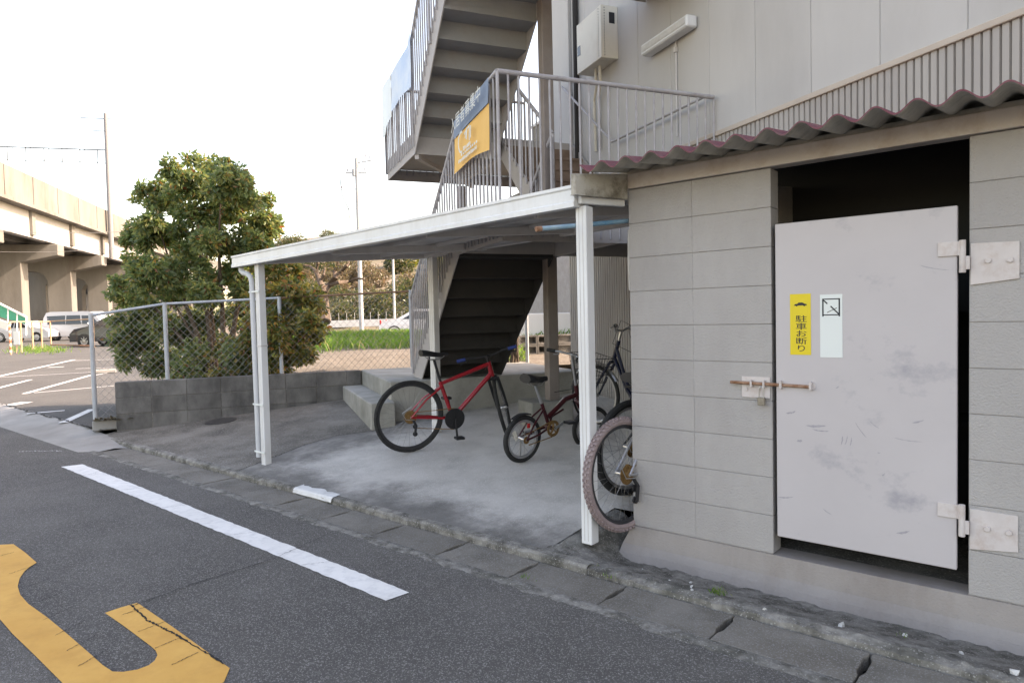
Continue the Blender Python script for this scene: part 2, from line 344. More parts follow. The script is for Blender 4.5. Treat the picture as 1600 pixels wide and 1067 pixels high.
crack('crack', [g(0, 868), g(22, 862)], .006, crack_m, road)
for i in range(7): crack('crack', [g(14+i*18, 896+i*24), g(62+i*18, 880+i*22)], .005, crack_m, road, jit=.003)
for i in range(4): crack('crack', [g(190+i*26, 960+i*26), g(232+i*26, 946+i*24)], .005, crack_m, road, jit=.003)
for t_ in (.12, .3, .47, .68, .85):
    q0, q1 = a0.lerp(a1, t_), b0.lerp(b1, t_+.012); crack('crack', [Vector((q0.x, q0.y+.005, .0062)), Vector((q1.x, q1.y-.005, .0062))], .004, asphalt, road, jit=.004)

# gutter: channel, cover slabs, concrete lip towards the road
mb = MB(); mb.span((-8.25, 2.6, -.2), (6, 2.96, -.06)); gut = struct('gutter', mb, crack_m)
seams = [-8.2, -7.55, -6.91, -6.32, -5.77, -5.19, -4.62, -4.03, -3.46, -2.87, -2.31, -1.75, -1.19, -.63, -.06, .51, 1.08, 1.65, 2.22]
for i, (x0, x1) in enumerate(zip(seams, seams[1:])):
    g0, y0, y1 = .004, 2.648, 2.928; ym = (y0+y1)/2 + .02; big = .016 if x0 > -5.3 else .006
    poly = [(x0+g0, y0), (x1-g0, y0), (x1-g0, ym-.085), (x1-big, ym-.05), (x1-big, ym+.06), (x1-g0, ym+.09), (x1-g0, y1), (x0+g0, y1), (x0+g0, ym+.09), (x0+big, ym+.06), (x0+big, ym-.05), (x0+g0, ym-.085)]
    m_ = MB(); m_.prism(poly, 'z', -.055, random.uniform(-.004, .003)); m_.build('gutter_cover', conc_gutter, gut, bevel=.003)
def lipz(x, y): return .002 + (random.uniform(0, .006) if 2.58 < y < 2.645 else 0)
struct('gutter_lip', grid(lin(-8.3, 4, 240), [2.53, 2.57, 2.61, 2.646], lambda x, y: (-.006 if y < 2.54 else lipz(x, y)) + (random.uniform(-.006, .003) if y < 2.6 else 0)), conc_kerb)
# kerb edge of the shelter floor
def kerb_pt(x): return random.uniform(-.007, .007)
mb = MB(); xs = lin(-8.75, -2.0, 150); prof = [(2.932, -.06), (2.936, .030), (2.95, .043), (3.0, .048)]
for x in xs:
    j = kerb_pt(x); mb.v += [Vector((x, y + j*(1 if k < 3 else 0), z + (j*.4 if k in (1, 2) else 0))) for k, (y, z) in enumerate(prof)]
mb.f = [(i*4+k, (i+1)*4+k, (i+1)*4+k+1, i*4+k+1) for i in range(len(xs)-1) for k in range(3)]; mb.mi = [0]*len(mb.f)
kerb = struct('kerb', mb, conc_kerb)
mb = MB(); xs = lin(-4.82, -4.3, 14)
for x in xs: mb.v += [Vector((x, 2.925+random.uniform(-.004, .003), .012)), Vector((x, 2.933, .036)), Vector((x, 2.947, .0475)), Vector((x, 3.02+random.uniform(-.02, .02), .0545))]
mb.f = [(i*4+k, (i+1)*4+k, (i+1)*4+k+1, i*4+k+1) for i in range(13) for k in range(3)]; mb.mi = [0]*len(mb.f)
mb.build('paint_patch', white_worn, kerb)
# rough footing strip between gutter and shed
def foot_z(x, y):
    b = {0: -.06, 1: .024, 2: .034, 3: .022, 4: .002, 5: -.024, 6: -.055, 7: -.085, 8: -.085}[FY.index(y)]
    t = 1 - sstep(-2.32, -2.02, x); b = b*(1-t) + (slab_z(x, y) - .004 if y > 2.94 else b)*t
    return b + random.uniform(-.007, .007)*(1 if y > 2.94 else .3)
FY = [2.931, 2.945, 2.99, 3.05, 3.12, 3.2, 3.3, 3.48, 3.75]
def foot_z_at(y): return .03 - max(0, y-3.0)*.2
fs = struct('footing_strip', grid(lin(-2.34, 4, 190), FY, foot_z), conc_kerb)

# shelter floor
def slab_material():
    m = mat('shelter_slab', (.28, .266, .246), (.37, .353, .328), 1.4, .9, .0014, 240, .2, stain=(.17, .165, .15), sscale=2.4, samt=.6, speck=(170., (.38, .37, .36), .8)).copy()
    n = m.node_tree.nodes; l = m.node_tree.links; b = n['Principled BSDF']; src = b.inputs['Base Color'].links[0].from_socket
    geo = [q for q in n if q.type == 'NEW_GEOMETRY'][0]
    sx_ = n.new('ShaderNodeSeparateXYZ'); l.new(geo.outputs['Position'], sx_.inputs[0])
    def mth(op, a, b):
        q = n.new('ShaderNodeMath'); q.operation = op
        for k, v_ in ((0, a), (1, b)):
            if isinstance(v_, float): q.inputs[k].default_value = v_
            else: l.new(v_, q.inputs[k])
        return q.outputs[0]
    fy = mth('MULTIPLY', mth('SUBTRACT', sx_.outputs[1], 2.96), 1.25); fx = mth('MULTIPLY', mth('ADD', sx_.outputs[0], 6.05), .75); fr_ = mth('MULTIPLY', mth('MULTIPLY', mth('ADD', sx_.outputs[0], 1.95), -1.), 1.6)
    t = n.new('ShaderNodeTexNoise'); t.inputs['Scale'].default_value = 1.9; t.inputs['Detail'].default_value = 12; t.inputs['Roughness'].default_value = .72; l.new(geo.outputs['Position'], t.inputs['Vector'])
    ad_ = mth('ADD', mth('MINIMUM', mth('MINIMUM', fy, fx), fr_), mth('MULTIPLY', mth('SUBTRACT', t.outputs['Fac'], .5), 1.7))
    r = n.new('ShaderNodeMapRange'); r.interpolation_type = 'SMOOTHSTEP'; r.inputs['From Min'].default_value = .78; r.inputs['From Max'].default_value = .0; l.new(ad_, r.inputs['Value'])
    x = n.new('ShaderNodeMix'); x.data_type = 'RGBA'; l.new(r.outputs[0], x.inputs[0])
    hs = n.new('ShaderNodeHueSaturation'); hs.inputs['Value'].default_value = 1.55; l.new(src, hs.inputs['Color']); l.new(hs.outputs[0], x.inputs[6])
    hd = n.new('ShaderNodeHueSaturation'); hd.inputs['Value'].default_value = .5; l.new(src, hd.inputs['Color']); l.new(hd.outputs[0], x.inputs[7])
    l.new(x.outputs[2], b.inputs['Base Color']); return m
split = [(-5.80, 2.995), (-5.9, 3.38), (-6.02, 3.8), (-6.02, 4.2), (-5.77, 4.5)]
def flat(pts, dz=0.): 
    mb = MB(); mb.add([(x, y, slab_z(x, y)+dz) for x, y in pts], [tuple(range(len(pts)))]); return mb
G2 = lambda u, v: loc(u, v).to_2d()[:]
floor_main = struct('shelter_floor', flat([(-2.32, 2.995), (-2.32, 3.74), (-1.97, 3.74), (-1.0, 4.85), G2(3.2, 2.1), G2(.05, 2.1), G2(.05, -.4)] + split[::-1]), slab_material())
floor_left = struct('shelter_apron', flat([(-9.14, 2.995)] + split + [G2(.05, -.4), G2(-1.95, -.4), G2(-1.95, -3.45)]), conc_old)
P3 = lambda pts, dz=.003: [Vector((x, y, slab_z(x, y)+dz)) for x, y in pts]
crack('crack', P3(split), .014, crack_m, floor_left, jit=.012)
crack('crack', P3([(-5.9, 3.38), (-6.6, 3.1)]), .006, crack_m, floor_left, jit=.01)
# apron and car park
xs = lin(-45, -12, 30) + lin(-11.5, -8.2, 34)
struct('apron', grid(xs, [2.47, 2.5, 2.62, 2.8, 3.02], lambda x, y: .004 + max(0, (y-2.5)/.5)*(max(lot_z(x, 3.0), .06)-.004)*(1-.55*sstep(-10.2, -8.9, x)) - (.03 if y < 2.48 else 0) - (.06*sstep(-8.7, -8.25, x) if y > 2.9 else .012*sstep(-8.5, -8.25, x))), conc_apron)
lotp = [(-120, 3.0), (-9.16, 3.0), G2(-1.97, -3.5), G2(-1.97, -.5), G2(-60, -.5), (-120, 75)]
mb = MB(); mb.add([(x, y, .10 + .0072*((x*FH.x+y*FH.y)-9)) for x, y in lotp], [tuple(range(6))])
lot = struct('car_park', mb, asphalt_old)
def lot_line(p, q, wd=.11, m=white_worn):
    a, b = on_lot(*p, .005), on_lot(*q, .005); t = (b-a).normalized(); nrm = Vector((-t.y, t.x, 0))*wd*.37
    mb = MB(); mb.add([a-nrm, b-nrm, b+nrm, a+nrm], [(0, 1, 2, 3)]); mb.build('bay_line', m, lot)
for p, q, wd in [((-30, 594), (116, 562), .16), ((-20, 590.5), (176, 579.5), .1), ((-10, 608), (48, 593), .13), ((38, 615), (142, 586), .14), ((53, 613.5), (178, 602.5), .1), ((14, 633), (42, 628), .3), ((42, 646), (101, 641), .13), ((98, 660), (144, 639), .15), ((110, 563.5), (190, 561), .15), ((75, 574), (100, 573), .25), ((118, 576), (176, 574), .12), ((145, 586.5), (182, 580), .1), ((0, 547), (30, 546), .2)]: lot_line(p, q, wd)
crack('crack', [Vector((x, 3.0, max(lot_z(x, 3.), .06)+.006)) for x in (-16, -13, -11, -9.2)], .04, crack_m, lot, jit=.03)
for (x, y) in ((162, 584),):
    a = on_lot(x-16, y); b = on_lot(x+20, y-2); mb = MB(); mb.bar(a+Vector((0, 0, .05)), b+Vector((0, 0, .05)), .14, .1); o = mb.build('wheel_stop', conc_apron, None, bevel=.02); tag(o, 'low concrete wheel stop on the car park behind the chain-link fence', 'wheel stop')

# raised ground behind the platform
def rnd(x, y, s): return math.sin(x*1.7*s+y*.9*s)*.5 + math.sin(y*2.3*s-x*.6*s+1.3)*.5
def field_z(u, v): 
    z = .1 + .50*sstep(-1.95, -.9, v) + .03*rnd(u, v, 1.) + .35*math.exp(-((u+14)/6)**2)*sstep(-3, 1, v)*.5
    return z - sstep(30, 44, -u)*.5 - (.6 if v < -1.9 else 0)
mb = grid(lin(-46, -1.99, 70), [-2.0, -1.95] + lin(-1.8, 30, 48), field_z); mb.v = [loc(p.x, p.y, p.z) for p in mb.v]
struct('field', mb, soil_m)
# hill
def hill_z(d, s): 
    z = 3.2*sstep(48, 60, d) + 2.0*sstep(70, 78, d) + 10*sstep(85, 150, d) + 14*sstep(140, 260, d)
    lat = sstep(-.45, -.345, s/d)
    return z*lat*(1 + .12*rnd(s*.05, d*.03, 1.)) + .3
mb = MB(); ds = lin(44, 300, 60); ss = lin(-160, 90, 70); RH = Vector((cy, -sy, 0))
for d in ds:
    for s_ in ss:
        p = FH*d + RH*s_; mb.v.append(Vector((p.x, p.y, hill_z(d, s_))))
n_ = len(ss); mb.f = [(j*n_+i, j*n_+i+1, (j+1)*n_+i+1, (j+1)*n_+i) for j in range(len(ds)-1) for i in range(n_-1)]; mb.mi = [0]*len(mb.f)
struct('hill', mb, hill_m, smooth=True)

# ================================================================== STORAGE SHED
YF = 3.516
shed = thing('storage_shed', 'grey painted block storage shed with steel door and red corrugated roof', 'shed', (-2.05, YF, 0))
def sh(name, mb, m, parent=None, **k):
    T = Matrix.Translation((2.05, -YF, 0)); mb.xf(T); return mb.build(name, m, parent or shed, **k)
T0 = Vector((2.05, -YF, 0))
mb = MB(); mb.span((-2.045, YF+.006, .02), (-1.225, YF+.12, 2.10)); mb.span((-.37, YF+.006, .02), (3.0, YF+.12, 2.10))
front = sh('front_wall', mb, mortar_m)
mb = MB(); mb.span((0, 0, 0), (.3996, .11, .1975)); b0_ = mb.build('block', block_paint, front, bevel=.0018); first = True
def put_block(me, x, z):
    o = bpy.data.objects.new('block', me); C.objects.link(o); o.parent = front; o.location = (x + 2.05, 0 + random.uniform(-.0008, .0008), z)
for c in range(10):
    z = .111 + .2*c
    put_block(b0_.data, -2.049, z)
    mbw = None
m2 = MB(); m2.span((0, 0, 0), (.394, .11, .1955))
for c in range(10):
    for k in range(8): put_block(b0_.data, -.369 + .4*k, .111 + .2*c)
bpy.data.objects.remove(b0_)
m3 = MB(); m3.span((0, 0, 0), (.4315, .11, .1975)); q_ = m3.build('block', block_paint, front, bevel=.0018)
for c in range(10): put_block(q_.data, -1.649, .111+.2*c)
bpy.data.objects.remove(q_)
# plinth flaring towards the street, with a step for the door sill
pl = [(YF+.14, -.1), (YF+.14, .106), (YF-.004, .106), (YF-.012, .06), (YF-.024, 0), (YF-.05, -.04), (YF-.08, -.12)]
mb = MB(); nseg = 60; xs = [-2.055 + (3.0+2.055)*i/nseg for i in range(nseg+1)]
for i, x in enumerate(xs):
    k_ = 1 + .45*math.exp(-((x+2.05)/.12)**2)
    for (y, z) in pl:
        dy = y-YF; mb.v.append(Vector((x - (.0 if i else .05*(1 if z < .05 else .3 if z < .09 else 0)), YF + (dy*k_ if dy < -.01 else dy) + (random.uniform(-.004, .004) if dy < -.03 else 0), z)))
L_ = len(pl); mb.f = [(i*L_+k, (i+1)*L_+k, (i+1)*L_+(k+1) % L_, i*L_+(k+1) % L_) for i in range(nseg) for k in range(L_)] + [tuple(range(L_)), tuple(nseg*L_+k for k in range(L_))]; mb.mi = [0]*len(mb.f)
sh('plinth', mb, plinth_m)
mb = MB(); mb.span((-2.125, YF-.022, 2.113), (3.05, YF+.07, 2.20)); sh('lintel', mb, lintel_m, bevel=.003)
mb = MB(); mb.span((-2.11, YF+.0, 2.2015), (3.04, YF+.05, 2.226)); sh('eave_filler', mb, roof_grey)
# side and back walls, floor, ceiling: a skewed store running back to the apartment wall
def shp(x, y): return (x, y)
BLk = Vector((-2.045, YF+.12)) ; E2 = Vector((math.sin(TH), math.cos(TH)))
bl0, bl1 = BLk, BLk + E2*1.5
mb = MB(); mb.prism([tuple(bl0), tuple(bl0+Vector((.11, 0))), tuple(bl1+Vector((.11, 0))), tuple(bl1)], 'z', .02, 2.18); sh('side_wall', mb, block_paint)
mb = MB(); mb.prism([(-1.9, YF+.115), (3., YF+.115), (3., YF+1.3), tuple(bl1 + Vector((.12, 0)))], 'z', -.1, .1); sh('floor_slab', mb, conc_old)
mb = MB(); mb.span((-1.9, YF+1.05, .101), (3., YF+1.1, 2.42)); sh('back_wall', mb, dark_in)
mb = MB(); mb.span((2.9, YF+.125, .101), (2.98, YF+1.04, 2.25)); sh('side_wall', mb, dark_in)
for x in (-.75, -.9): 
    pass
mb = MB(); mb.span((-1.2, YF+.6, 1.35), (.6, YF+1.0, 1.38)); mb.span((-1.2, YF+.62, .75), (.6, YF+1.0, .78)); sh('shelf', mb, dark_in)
# corrugated roof: red outside, grey underneath
PIT = .148; ye, yr = 3.12, 5.2; x0r, x1r = -2.125, 3.1
def roof_z(y): return 2.186 + (y-ye)*.13
mb = MB(); nx = int((x1r-x0r)/PIT*14); ys_ = [ye, 3.3, 3.5, 4.2, yr]; th = .007
def wave(x): return .022*math.sin(2*math.pi*(x - x0r)/PIT + 1.9)
for lay in (0, 1):
    for y in ys_:
        for i in range(nx+1):
            x = x0r + (x1r-x0r)*i/nx; mb.v.append(Vector((x + (y-ye)*math.tan(TH)*.0, y, roof_z(y) + wave(x) + (.5-lay)*th + .0)))
st = (nx+1); ly = st*len(ys_)
for j in range(len(ys_)-1):
    for i in range(nx):
        a = j*st+i; mb.f.append((a, a+1, a+st+1, a+st)); mb.mi.append(0); mb.f.append((ly+a, ly+a+st, ly+a+st+1, ly+a+1)); mb.mi.append(1)
for i in range(nx): mb.f.append((i, ly+i, ly+i+1, i+1)); mb.mi.append(0)
for j in range(len(ys_)-1): a = j*st; mb.f.append((a, a+st, ly+a+st, ly+a)); mb.mi.append(0)
roof = sh('roof', mb, [roof_red, roof_grey], smooth=True)
mb = MB(); pA, pB = Vector((-1.957, 2.80)), Vector((-2.055, YF-.03)); 
mb.add([(-2.172, 3.10, 2.045), (-2.142, 3.10, 2.045), (-2.035, YF-.026, 2.05), (-2.065, YF-.026, 2.05), (-2.172, 3.10, 2.165), (-2.142, 3.10, 2.16), (-2.035, YF-.026, 2.2), (-2.065, YF-.026, 2.205)], [(0, 1, 2, 3), (4, 5, 6, 7), (0, 1, 5, 4), (1, 2, 6, 5), (2, 3, 7, 6), (3, 0, 4, 7)])
sh('end_board', mb, board_m, bevel=.004)
# rafters under the overhang
# door with its fittings
mb = MB(); mb.span((-1.193, YF-.012, .212), (-.412, YF+.018, 1.818)); door = sh('door', mb, door_m, bevel=.0025)
scuff_m = mat('door_scuff', (.30, .285, .31), (.40, .375, .395), 60., .6)
rgd = random.Random(77)
for (x, z, L, a, wd) in [(-1.0, .80, .10, 4, .016), (-.98, .78, .08, -3, .008), (-.88, .74, .05, 80, .006), (-.86, .745, .05, 75, .005), (-.84, .74, .045, 82, .005), (-.80, .80, .09, -55, .005), (-.74, .83, .05, -40, .006), (-.60, .77, .12, -4, .004), (-.56, .86, .05, 20, .008), (-1.08, .72, .03, 10, .012), (-1.12, .86, .05, 15, .010), (-.9, 1.0, .02, 40, .006), (-.5, 1.55, .12, -14, .005), (-.72, .70, .012, 0, .008), (-.70, .60, .02, 50, .006), (-1.15, .42, .08, 10, .008), (-.95, .38, .05, -30, .006), (-.62, .34, .06, 20, .01)]:
    n_ = 9; pts_t, pts_b = [], []; ca_, sa_ = math.cos(R(a)), math.sin(R(a))
    for i in range(n_):
        s_ = i/(n_-1)-.5; h_ = wd*.5*(1-(2*s_)**2)**.5*rgd.uniform(.5, 1.2); c_ = rgd.uniform(-.1, .1)*wd + .18*L*s_*s_
        pts_t.append((x + s_*L*ca_ - (c_+h_)*sa_, z + s_*L*sa_ + (c_+h_)*ca_)); pts_b.append((x + s_*L*ca_ - (c_-h_)*sa_, z + s_*L*sa_ + (c_-h_)*ca_))
    m_ = MB(); m_.add([(p[0], YF-.0124, p[1]) for p in pts_t] + [(p[0], YF-.0124, p[1]) for p in pts_b], [(i, i+1, n_+i+1, n_+i) for i in range(n_-1)]); sh('scuff_mark', m_, scuff_m, door)
def hinge(zc, up):
    h = MB(); h.span((-.484, YF-.02, zc-.0), (-.405, YF-.0125, zc+.062)); h.tube([(-.392, YF-.022, zc-.075), (-.392, YF-.022, zc+.066)], .013, 10)
    h.span((-.408, YF-.028, zc), (-.38, YF-.014, zc+.06)); h.span((-.396, YF-.026, zc-.062), (-.365, YF-.012, zc-.004))
    for x, z in ((-.302, zc-.028), (-.226, zc-.03)): h.tube([(x, YF-.0075, z), (x, YF-.017, z)], .0125, 6)
    h.prism([(-.365, zc-.13), (-.195, zc-.11), (-.195, zc+.045), (-.365, zc+.05)], 'y', YF-.0075, YF-.0025)
    sh('hinge', h, hinge_m, door, bevel=.0012)
def bolt():
    h = MB(); h.prism([(-1.375, .925), (-1.226, .925), (-1.226, 1.035), (-1.375, 1.035)], 'y', YF-.007, YF-.0025)
    for x in (-1.35, -1.285): h.tube([(x, YF-.006, .968), (x, YF-.013, .968)], .010, 6)
    for x in (-1.318, -1.252): h.tube([(x, YF-.006, .985), (x, YF-.03, .985), (x, YF-.03, 1.015), (x, YF-.006, 1.015)], .006, 6)
    sh('bolt_plate', h, hinge_m, door, bevel=.0008)
    h = MB(); h.tube([(-1.43, YF-.021, 1.003), (-1.02, YF-.021, .997)], .0085, 10); sh('slide_bolt', h, rust_m, door)
    h = MB()
    for x in (-1.165, -1.02): h.tube([(x, YF-.012, .985), (x, YF-.034, .985), (x, YF-.034, 1.018), (x, YF-.012, 1.018)], .007, 6); h.tube([(x, YF-.012, 1.0), (x, YF-.016, 1.0)], .02, 10)
    sh('bolt_guide', h, hinge_m, door)
hinge(1.60, 1); hinge(.445, -1); bolt()
# padlock (hangs in the bolt)
lk = thing('padlock', 'small brass-grey padlock hanging from the rusty slide bolt', 'padlock', (-1.262, YF-.033, .89))
mb = MB(); mb.span((-.019, -.009, -.0), (.019, .009, .042)); mb.build('body', mat('padlock_metal', (.22, .19, .15), (.3, .27, .22), 60., .5, metal=.4), lk, bevel=.003)
mb = MB(); mb.tube([(-.011, 0, .04), (-.011, 0, .085), (-.006, 0, .097), (.006, 0, .097), (.011, 0, .085), (.011, 0, .04)], .0032, 8); mb.build('shackle', chrome, lk)
# stickers
def sticker(name, x0, x1, z0, z1, m, label):
    t = thing(name, label, 'sign', ((x0+x1)/2, YF-.0125, z0)); mb = MB(); mb.span((-(x1-x0)/2, -.0012, 0), ((x1-x0)/2, 0, z1-z0)); mb.build('panel', m, t); return t
FM = lambda x, z, y=-.0016: face_matrix((x, y, z), (1, 0, 0), (0, 0, 1))
t1 = sticker('no_parking_sticker', -1.121, -1.021, 1.155, 1.46, yellow_s, 'narrow yellow no-parking sticker with black car and lettering on shed door')
for ch, z in zip('駐車お断り', (.178, .140, .104, .067, .030)): text_mesh(ch, .037, ink, t1, FM(.004, z), sx=1.55, bold=.0002)
mb = MB(); mb.prism([(-.03, .246), (-.026, .254), (-.014, .256), (-.008, .262), (.010, .262), (.02, .256), (.031, .253), (.031, .247), (.024, .247), (.02, .242), (.013, .247), (-.012, .247), (-.018, .242), (-.023, .247)], 'y', -.002, -.0012); mb.build('car_symbol', ink, t1)
t2 = sticker('white_notice_sticker', -.978, -.876, 1.145, 1.452, white_s, 'faded white sticker with black square cigarette symbol on shed door')
mb = MB()
for a, b in (((-.04, .205), (.04, .21)), ((-.04, .282), (.04, .287)), ): mb.span((a[0], -.002, a[1]), (b[0], -.0012, b[1]))
mb.span((-.0405, -.002, .2), (-.034, -.0012, .287)); mb.span((.034, -.002, .2), (.0405, -.0012, .287))
def stroke(p, q, wd):
    p = Vector((p[0], p[1])); q = Vector((q[0], q[1])); n = (q-p).normalized(); n = Vector((-n.y, n.x))*wd/2
    mb.prism([tuple(p-n), tuple(q-n), tuple(q+n), tuple(p+n)], 'y', -.0022, -.0014)
stroke((-.036, .281), (-.017, .262), .006); stroke((-.002, .25), (.035, .211), .006); stroke((-.018, .219), (.026, .241), .003)
mb.build('symbol', ink, t2)

# ================================================================== APARTMENT BUILDING
W = 2.06
apt = thing('apartment_building', 'grey panel-clad apartment building with corrugated lower siding', 'building', S0, -TH)
mb = MB(); mb.span((-.235, W+.03, -.2), (15, 6.2, 11.5)); mb.build('core_wall', brick_far, apt)
mb = MB(); mb.span((0, 0, 0), (.5765, .03, 8.4)); pm = mb.build('panel', panel_m, apt, bevel=.004); pm.location = (1.438-.58*2, W, 2.975)
for k in range(-2, 17):
    if k == 0: continue
    copy_part(pm, apt, (1.438-.58*2 + .58*k, W, 2.975))
pm.location = (1.438-.58*2, W, 2.975)
def corr(u0, u1, z0, z1, pitch, dep, v):
    mb = MB(); n = int((u1-u0)/pitch); us = []
    for i in range(n):
        b = u0 + i*pitch; us += [(b, 0), (b+pitch*.70, 0), (b+pitch*.76, dep), (b+pitch*.94, dep)]
    us.append((u0+n*pitch, 0))
    for u, d in us: mb.v += [Vector((u, v+d, z0)), Vector((u, v+d, z1))]
    mb.f = [(2*i, 2*i+2, 2*i+3, 2*i+1) for i in range(len(us)-1)]; mb.mi = [0]*len(mb.f); return mb
corr(-.24, 9.0, -.2, 2.93, .052, .02, W-.012).build('corrugated_siding', siding_m, apt)
mb = MB(); mb.span((-.25, W-.03, 2.93), (9.0, W+.03, 2.972)); mb.build('trim_flashing', trim_m, apt, bevel=.004)
mb = MB(); mb.span((-.27, W-.045, 2.2), (-.08, W-.002, 9)); mb.build('corner_pilaster', panel_m, apt, bevel=.004)
mb = MB(); mb.tube([(.11, W-.04, 2.2), (.11, W-.04, 9)], .035, 8); mb.build('downpipe', mat('dark_pipe', (.03, .027, .025), None), apt)
mb = MB(); mb.span((-1.75, 2.4, 5.42), (-.25, 2.5, 6.4)); mb.span((-1.75, 2.5, 5.35), (-.25, 4., 5.5)); mb.build('upper_balcony', trim_m, apt)
mb = MB(); mb.span((-2.6, 2.6, 3.2), (-.25, 2.7, 4.44)); mb.span((-2.6, 2.15, 3.2), (-.25, 2.6, 3.3)); mb.build('corridor_parapet', mat('olive_parapet', (.17, .155, .13), (.21, .19, .16), 2., .8), apt)
mb = MB(); mb.span((-2.6, 2.58, 4.44), (-.25, 2.72, 4.48)); mb.build('parapet_cap', beam_grey, apt)
# electric box and wall lamp
eb = thing('electric_box', 'beige steel electric switch box on the apartment wall above the stair landing', 'electric box', loc(.75, W-.2, 4.2), -TH)
mb = MB(); mb.span((-.29, -.01, 0), (.205, .2, .57)); mb.build('cabinet', beige_m, eb, bevel=.006)
mb = MB(); mb.span((.207, -.012, .0), (.29, .2, .57)); mb.build('side_duct', beige_m, eb, bevel=.004)
mb = MB()
for i in range(18): mb.tube([(.235, -.0145, .03+i*.03), (.235, -.01, .03+i*.03)], .006, 6); mb.tube([(.293, .03, .03+i*.03), (.288, .03, .03+i*.03)], .006, 6)
mb.build('punched_holes', black_pl, eb, kind='stuff')
mb = MB(); mb.span((-.27, -.0125, .2), (-.2, -.0095, .31)); mb.build('meter_window', glass_m, eb)
mb = MB(); mb.span((.289, .09, .38), (.2925, .16, .5)); mb.build('vent', black_pl, eb)
mb = MB()
for x in (.05, .15): mb.tube([(x-.1, .1, .01), (x-.1, .1, -.1), (x-.12, .12, -.18), (x-.25, .16, -.32), (x-.25, .17, -.9)], .016, 8)
mb.build('conduit', beige_m, eb)
wl = thing('wall_lamp', 'long off-white fluorescent lamp housing slanting on the apartment wall', 'lamp', loc(2.07, W-.03, 3.98), -TH)
mb = MB(); mb.prism([(-.38, 0), (.38, 0), (.38, .11), (-.38, .11)], 'y', -.1, .02); mb.build('housing', white_alu, wl, bevel=.012)
mb = MB(); mb.span((-.36, -.105, .03), (.36, -.1, .085)); mb.build('diffuser', cloth_m, wl, bevel=.004)
mb = MB(); mb.tube([(.055, .015, .0), (.055, .015, -.9)], .008, 6); mb.build('conduit', beam_grey, wl)
mb = MB(); mb.box((.055, .01, -.08), (.03, .03, .05)); mb.build('junction_box', beam_grey, wl)

# ================================================================== BLOCK WALL, PLATFORM
bw = thing('block_retaining_wall', 'low dark weathered concrete block wall at the left of the bicycle shelter', 'wall', loc(-1.88, -3.4, 0), -TH)
mb = MB(); mb.span((-.13, .005, -.3), (-.006, 3.0, .668)); mb.build('mortar_core', conc_old, bw)
mb = MB(); mb.span((-.14, 0, 0), (0, .396, .1965)); bm_ = mb.build('block', block_dark, bw, bevel=.005); me_ = bm_.data; bpy.data.objects.remove(bm_)
mh = MB(); mh.span((-.14, 0, 0), (0, .196, .1965)); bh_ = mh.build('block', block_dark, bw, bevel=.005); mhd = bh_.data; bpy.data.objects.remove(bh_)
for c in range(5):
    for k in range(8):
        o = bpy.data.objects.new('block', me_ if k < 7 else mhd); C.objects.link(o); o.parent = bw; o.location = (random.uniform(-.003, .003), .4*k, .48-.2*c + random.uniform(-.001, .001))
pf = thing('concrete_platform', 'raised concrete platform with a side step at the foot of the stairs', 'platform', S0, -TH)
mb = MB(); mb.prism([(-1.87, -.385), (.12, -.40), (.12, 2.04), (-1.98, 2.04), (-1.98, -.385)], 'z', -.1, .68); mb.build('deck', conc_plat, pf, bevel=.012)
mb = MB(); mb.span((-1.86, -.66, -.1), (.33, -.389, .475)); mb.build('step', conc_plat, pf, bevel=.012)
mh_ = loc(-1.594, -2.209).to_2d()
mb = MB(); mb.tube([(0, 0, -.02), (0, 0, .004)], .2, 28); mb.torus((0, 0, 0), .17, [(0, 0)], 4)
mb = MB(); mb.tube([(0, 0, -.02), (0, 0, .005)], .19, 28)
o = mb.build('manhole_cover', iron_m); o.location = (mh_.x, mh_.y, slab_z(mh_.x, mh_.y)+.002); o.rotation_euler = (R(5.4), 0, 0); tag(o, 'dark round iron manhole cover beside the block wall', 'manhole cover')
# pale block the column stands on
# ================================================================== STAIRCASE
st_ = thing('outside_staircase', 'grey steel switchback staircase with railings beside the apartment building', 'staircase', S0, -TH)
def flight(ustart, zstart, n, rise, going, sgn, v0, v1, tag_):
    """n risers; riser k stands at ustart + sgn*going*k"""
    for k in range(n):
        u = ustart + sgn*going*k; z0 = zstart + rise*k
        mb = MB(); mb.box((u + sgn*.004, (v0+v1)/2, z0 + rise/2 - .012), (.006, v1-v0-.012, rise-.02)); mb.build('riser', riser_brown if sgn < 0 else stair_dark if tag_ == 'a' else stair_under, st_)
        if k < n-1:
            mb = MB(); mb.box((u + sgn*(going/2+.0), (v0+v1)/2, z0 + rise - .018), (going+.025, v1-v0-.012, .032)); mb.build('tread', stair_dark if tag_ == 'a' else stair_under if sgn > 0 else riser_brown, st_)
            mb = MB(); mb.box((u + sgn*(going/2), (v0+v1)/2, z0+rise-.0005), (going*.9, v1-v0-.06, .006))
def stringer(poly, v, th=.012, m=stair_m):
    mb = MB(); mb.prism(poly, 'y', v-th/2, v+th/2); return mb.build('stringer', m, st_)
VA0, VA1, VB0, VB1 = 0., .98, 1.06, W-.04
# flight A (platform -> lower landing)
RA, GA = .18625, .25
flight(1.534-7*GA, .68, 8, RA, GA, 1, VA0, VA1, 'a')
pa = [(-.40, .68), (.0, .68), (1.534, 1.965), (1.534, 2.235), (1.40, 2.235), (-.40, .84)]
stringer(pa, VA0); stringer(pa, VA1, m=stair_dark)
